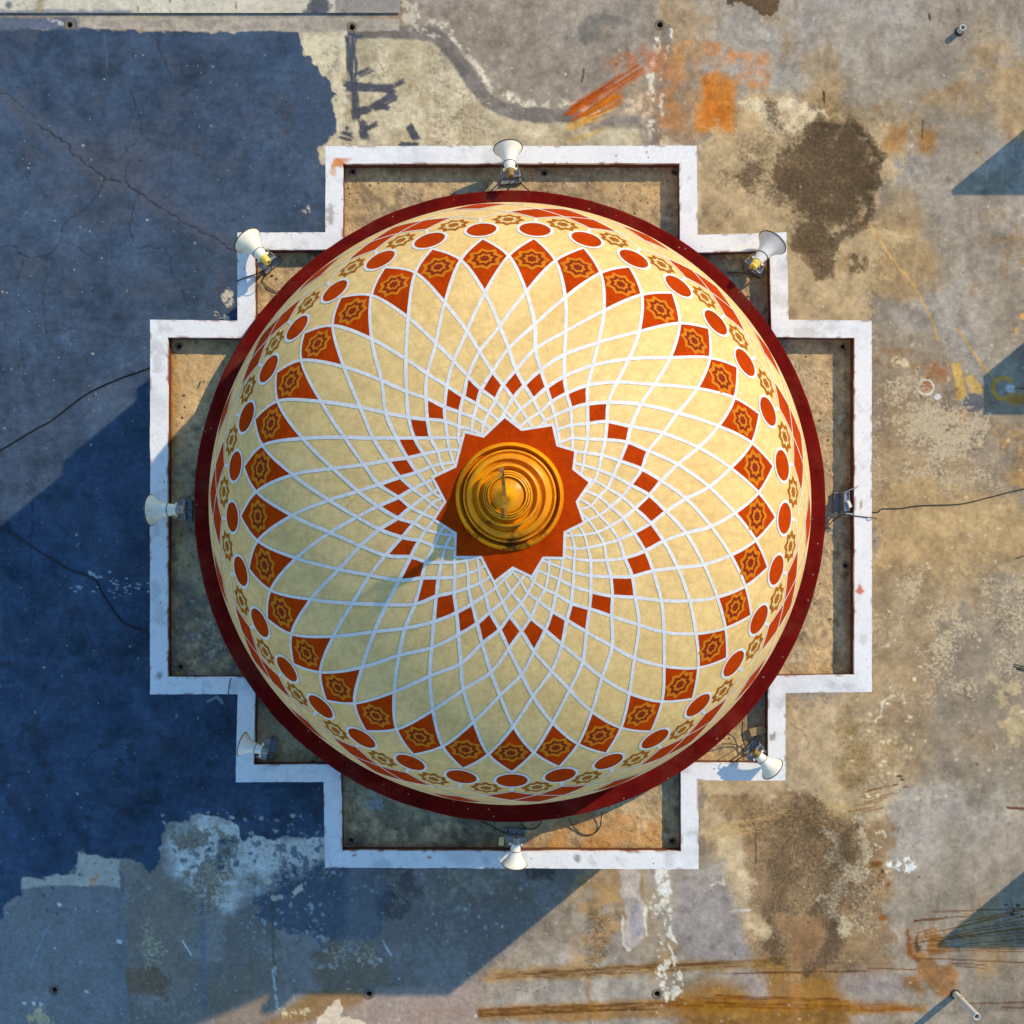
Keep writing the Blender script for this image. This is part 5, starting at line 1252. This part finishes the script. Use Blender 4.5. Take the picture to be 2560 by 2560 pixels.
# bracket without its horn, at the right
def bare_bracket():
    B = pt(2096, 1258, Z_TRAY); root = empty('loudspeaker_bracket', B)
    mb = MB()
    mb.box((-.03, 0, .012), (.10, .30, .012), None, .003); mb.box((-.076, 0, .034), (.008, .30, .05), None, .003); mb.box((.016, 0, .034), (.008, .30, .05), None, .003)
    for sg in (-1, 1): mb.box((-.03, sg * .142, .034), (.084, .016, .044), None, .003)
    mb.build('floor_channel', M_GREY, root)
    mb = MB(); mb.box((.055, .02, .20), (.075, .27, .008), None, .003); mb.box((.088, .02, .215), (.006, .27, .03), None, .002); mb.box((.022, .02, .215), (.006, .27, .03), None, .002); mb.build('cradle', M_STEEL, root)
    for sg in (-1, 1):
        mb = MB(); mb.tube([(.0, sg * .12, .04), (.05, .02 + sg * .11, .20)], .012, 8); mb.build('post', M_GREY, root)
    mb = MB(); mb.box((.085, -.02, .235), (.05, .10, .012), Matrix.Rotation(.4, 3, 'Z'), .003); mb.box((.065, -.012, .25), (.01, .10, .03), Matrix.Rotation(.4, 3, 'Z'), .003); mb.build('clamp', M_PVC, root)
    mb = MB(); q0, q1 = Vector((.03, .15, .22)), Vector((.22, .235, .22)); n_ = (q1 - q0).normalized(); wd = Vector((0, 0, 1)).cross(n_)
    vs = [q + a_ * wd * .004 + Vector((0, 0, b_ * .018)) for q in (q0, q1) for a_, b_ in ((-1, -1), (1, -1), (1, 1), (-1, 1))]
    mb.add(vs, [(0, 1, 2, 3), (7, 6, 5, 4), (0, 4, 5, 1), (1, 5, 6, 2), (2, 6, 7, 3), (3, 7, 4, 0)]); mb.build('strap', M_STEEL, root)
    mb = MB(); mb.box((.09, -.16, .21), (.10, .03, .006), None, .002); mb.build('strap', M_STEEL, root)
    mb = MB(); mb.tube(spline([(.22, .235, .21), (.25, .28, .16), (.235, .36, .05), (.23, .40, .02)], 5), .006); mb.build('loose_wire', simple('yellow_wire', alb((200, 160, 70)), .5, bmp=0), root)
    tag(root, 'steel loudspeaker bracket without a horn on the right side of the tray', 'bracket')
bare_bracket()

# ------------------------------------------------------------------ cables
def cable(pts, label, r_=.010, mat=M_BLACK, sub=8, group='cables'):
    P_ = spline([Vector(p) for p in pts], sub); o0 = P_[0].copy()
    mb = MB(); mb.tube([p - o0 for p in P_], r_, 8); o = mb.build('cable', mat, None, True); o.location = o0
    tag(o, label, 'cable', group); return o
zz = .016
cable([pt(u, v, zz) for u, v in ((470, 880), (372, 920), (300, 946), (215, 986), (130, 1050), (90, 1072), (0, 1126), (-80, 1172), (-400, 1340))], 'black cable across the sunlit slate paint left of the plinth', .013)
cable([pt(u, v, zz) for u, v in ((-400, 1220), (-60, 1298), (0, 1319), (40, 1340), (90, 1374), (170, 1423), (205, 1434), (238, 1450), (258, 1488), (290, 1536), (310, 1558), (345, 1574), (375, 1577), (460, 1590))], 'black cable wriggling through the dome shadow left of the plinth', .013)
cable([pt(u, v, .012) for u, v in ((2060, 1290), (2180, 1281), (2196, 1280), (2206, 1272), (2250, 1271), (2300, 1264), (2400, 1260), (2470, 1244), (2560, 1222), (2700, 1196))], 'thin brown-black cable across the ochre concrete right of the plinth', .007)
zc = Z_CAP + .008
cable([pt(2062, 1326, Z_TRAY + .02), pt(2078, 1306, Z_TRAY + .06), pt(2090, 1296, Z_TRAY + .16), pt(2110, 1286, Z_TRAY + .25), pt(2140, 1290, zc), pt(2165, 1293, zc), pt(2186, 1295, zc), pt(2192, 1297, 2.7)], 'black wire from the bare bracket over the right parapet', .007)
cable([pt(593, 704, zc - .1), pt(594, 702, zc), pt(620, 692, zc), pt(645, 683, zc), pt(660, 676, Z_TRAY + .1)], 'black wire over the left parapet below the upper left loudspeaker', .008)
cable([pt(663, 690, Z_TRAY + .05), pt(656, 700, Z_TRAY + .02), pt(672, 720, Z_TRAY + .02), pt(690, 728, Z_TRAY + .02), pt(715, 736, Z_TRAY + .02)], 'thin wire curling on the tray by the upper left loudspeaker', .006)
cable([pt(1300, 452, 3.1), pt(1306, 462, 3.05), pt(1322, 476, 3.05), pt(1330, 486, 3.1)], 'black wire from the top loudspeaker to the maroon ring', .008)
cable([pt(1902, 696, 2.95), pt(1888, 692, 2.94), pt(1868, 684, 2.94), pt(1840, 682, 2.94), pt(1815, 683, 2.95)], 'black wire on the tray below the upper right loudspeaker', .007)
cable([pt(1205, 2054, 3.0), pt(1230, 2066, 2.98), pt(1262, 2082, 2.96), pt(1272, 2074, 3.0)], 'black wire left of the bottom loudspeaker', .008)
cable([pt(1302, 2058, 3.0), pt(1314, 2070, 2.95), pt(1330, 2073, 2.94), pt(1346, 2066, 2.96), pt(1354, 2052, 3.0)], 'short black cable loop right of the bottom loudspeaker', .008)
cable([pt(1422, 2046, 3.0), pt(1436, 2070, 2.94), pt(1458, 2086, 2.93), pt(1482, 2085, 2.93), pt(1500, 2066, 2.94), pt(1504, 2030, 3.0)], 'wide black cable loop hanging from the ring on the lit bottom tray', .008)
cable([pt(1857, 1804, 3.1), pt(1855, 1830, 3.0), pt(1858, 1852, 2.98), pt(1866, 1872, 3.0)], 'black wire from the ring down to the lower right loudspeaker', .007)
cable([pt(1804, 1860, 3.05), pt(1830, 1860, 2.96), pt(1848, 1866, 2.95), pt(1862, 1878, 2.98)], 'black wire along the tray left of the lower right loudspeaker', .007)
cable([pt(570, 1780, zc - .3), pt(571, 1738, zc), pt(573, 1716, zc), pt(577, 1698, zc), pt(588, 1688, Z_TRAY + .12)], 'black wire over the parapet at the left arm of the plinth', .006)

# ------------------------------------------------------------------ brick, pipes, unseen piers added to cast shadows
def brick():
    p = pt(1893, 1826, Z_TRAY + .05); bm_ = MB(); bm_.box((0, 0, 0), (.225, .115, .085), Matrix.Rotation(math.radians(17), 3, 'Z'), .012)
    o = bm_.build('brick', simple('old_brick', alb((176, 150, 104)), .95, var=.25, scale=16, dirt=(.12, .10, .07), dirt_amt=.6, bmp=.6), None, auto=40); o.location = p
    tag(o, 'loose mortar-covered brick lying above the lower right loudspeaker', 'brick')
brick()
def pipe(u, v, h, r_, label):
    root = empty('standpipe', pt(u, v, 0)); mb = MB(); mb.lathe([(-.02, r_), (h, r_), (h + .002, r_ - .003), (h, r_ - .012), (-.02, r_ - .012)], 32, UPM); mb.build('tube', M_PVC, root, auto=40)
    if h > .5:
        mb = MB(); mb.lathe([(.24, r_ + .001), (.245, r_ + .006), (.27, r_ + .006), (.275, r_ + .001)], 32, UPM); mb.build('joint', simple('stained_joint', alb((206, 168, 92)), .5), root, auto=40)
    mb = MB(); mb.lathe([(.004, r_ + .03), (.02, r_ + .012), (.03, r_ + .001)], 32, UPM); mb.build('mortar_collar', simple('mortar', alb((70, 60, 48)), .95, scale=20), root, auto=60)
    tag(root, label, 'pipe', 'plastic standpipes')
pipe(2388, 2485, .915, .054, 'tall white plastic standpipe at the bottom right with a long shadow')
pipe(2398, 79, .165, .050, 'short grey plastic standpipe at the top right')
def pier(u, v, w, d, h, label):  # unseen wall stub, added and sized to cast a wedge shadow
    p = pt(u, v, 0); root = empty('shadow_pier', (p.x, p.y, 0)); mb = MB(); mb.box((w / 2, -d / 2, h / 2 - .02), (w, d, h), None, .01); mb.build('pier_body', M_PIER, root, auto=40)
    mb = MB(); mb.box((w / 2 + .01, -d / 2, h - .02), (w - .02, d + .03, .05), None, .01); mb.build('pier_cap', simple('pier_cap', alb((214, 212, 204)), .7), root, auto=40)
    tag(root, label, 'shadow-casting wall')
M_PIER = simple('pier_plaster', alb((190, 180, 160)), .85, scale=3, dirt=(.18, .15, .11), dirt_amt=.5)
pier(2640, 258, 2.2, .07, 1.50, 'unseen wall stub added to cast the wedge shadow at the upper right')
pier(2640, 790, 1.8, .62, 1.05, 'unseen thick low pier added to cast the wedge shadow at the right')
pier(2640, 2112, 2.2, .07, 1.70, 'unseen wall stub added to cast the wedge shadow at the lower right')

# ------------------------------------------------------------------ small litter
M_TWIG = simple('dry_twig', (.035, .024, .014), .8, bmp=0)
def twigs(pieces, z, label):
    c = pt(pieces[0][0], pieces[0][1], z); mb = MB()
    for u0, v0, u1, v1 in pieces:
        a, b = pt(u0, v0, z + .008), pt(u1, v1, z + .010); m_ = (a + b) / 2 + Vector((.006, -.008, .004))
        mb.tube([a - c, m_ - c, b - c], .005, 6)
    o = mb.build('twig', M_TWIG, None, True); o.location = c
    tag(o, label, 'twig')
twigs([(2536, 1660, 2570, 1668), (2540, 1668, 2572, 1672), (2534, 1664, 2566, 1676), (2542, 1672, 2575, 1680)], 0, 'little bundle of dark twigs on the concrete at the right edge')
twigs([(2538, 1396, 2562, 1388), (2546, 1394, 2568, 1384)], 0, 'dark twig on the ochre concrete at the right edge above the twig bundle')
twigs([(494, 970, 502, 952)], Z_TRAY, 'thin twig on the sunlit tray floor by the left parapet')
twigs([(1161, 2071, 1164, 2083)], Z_TRAY, 'short twig on the shaded bottom tray floor')
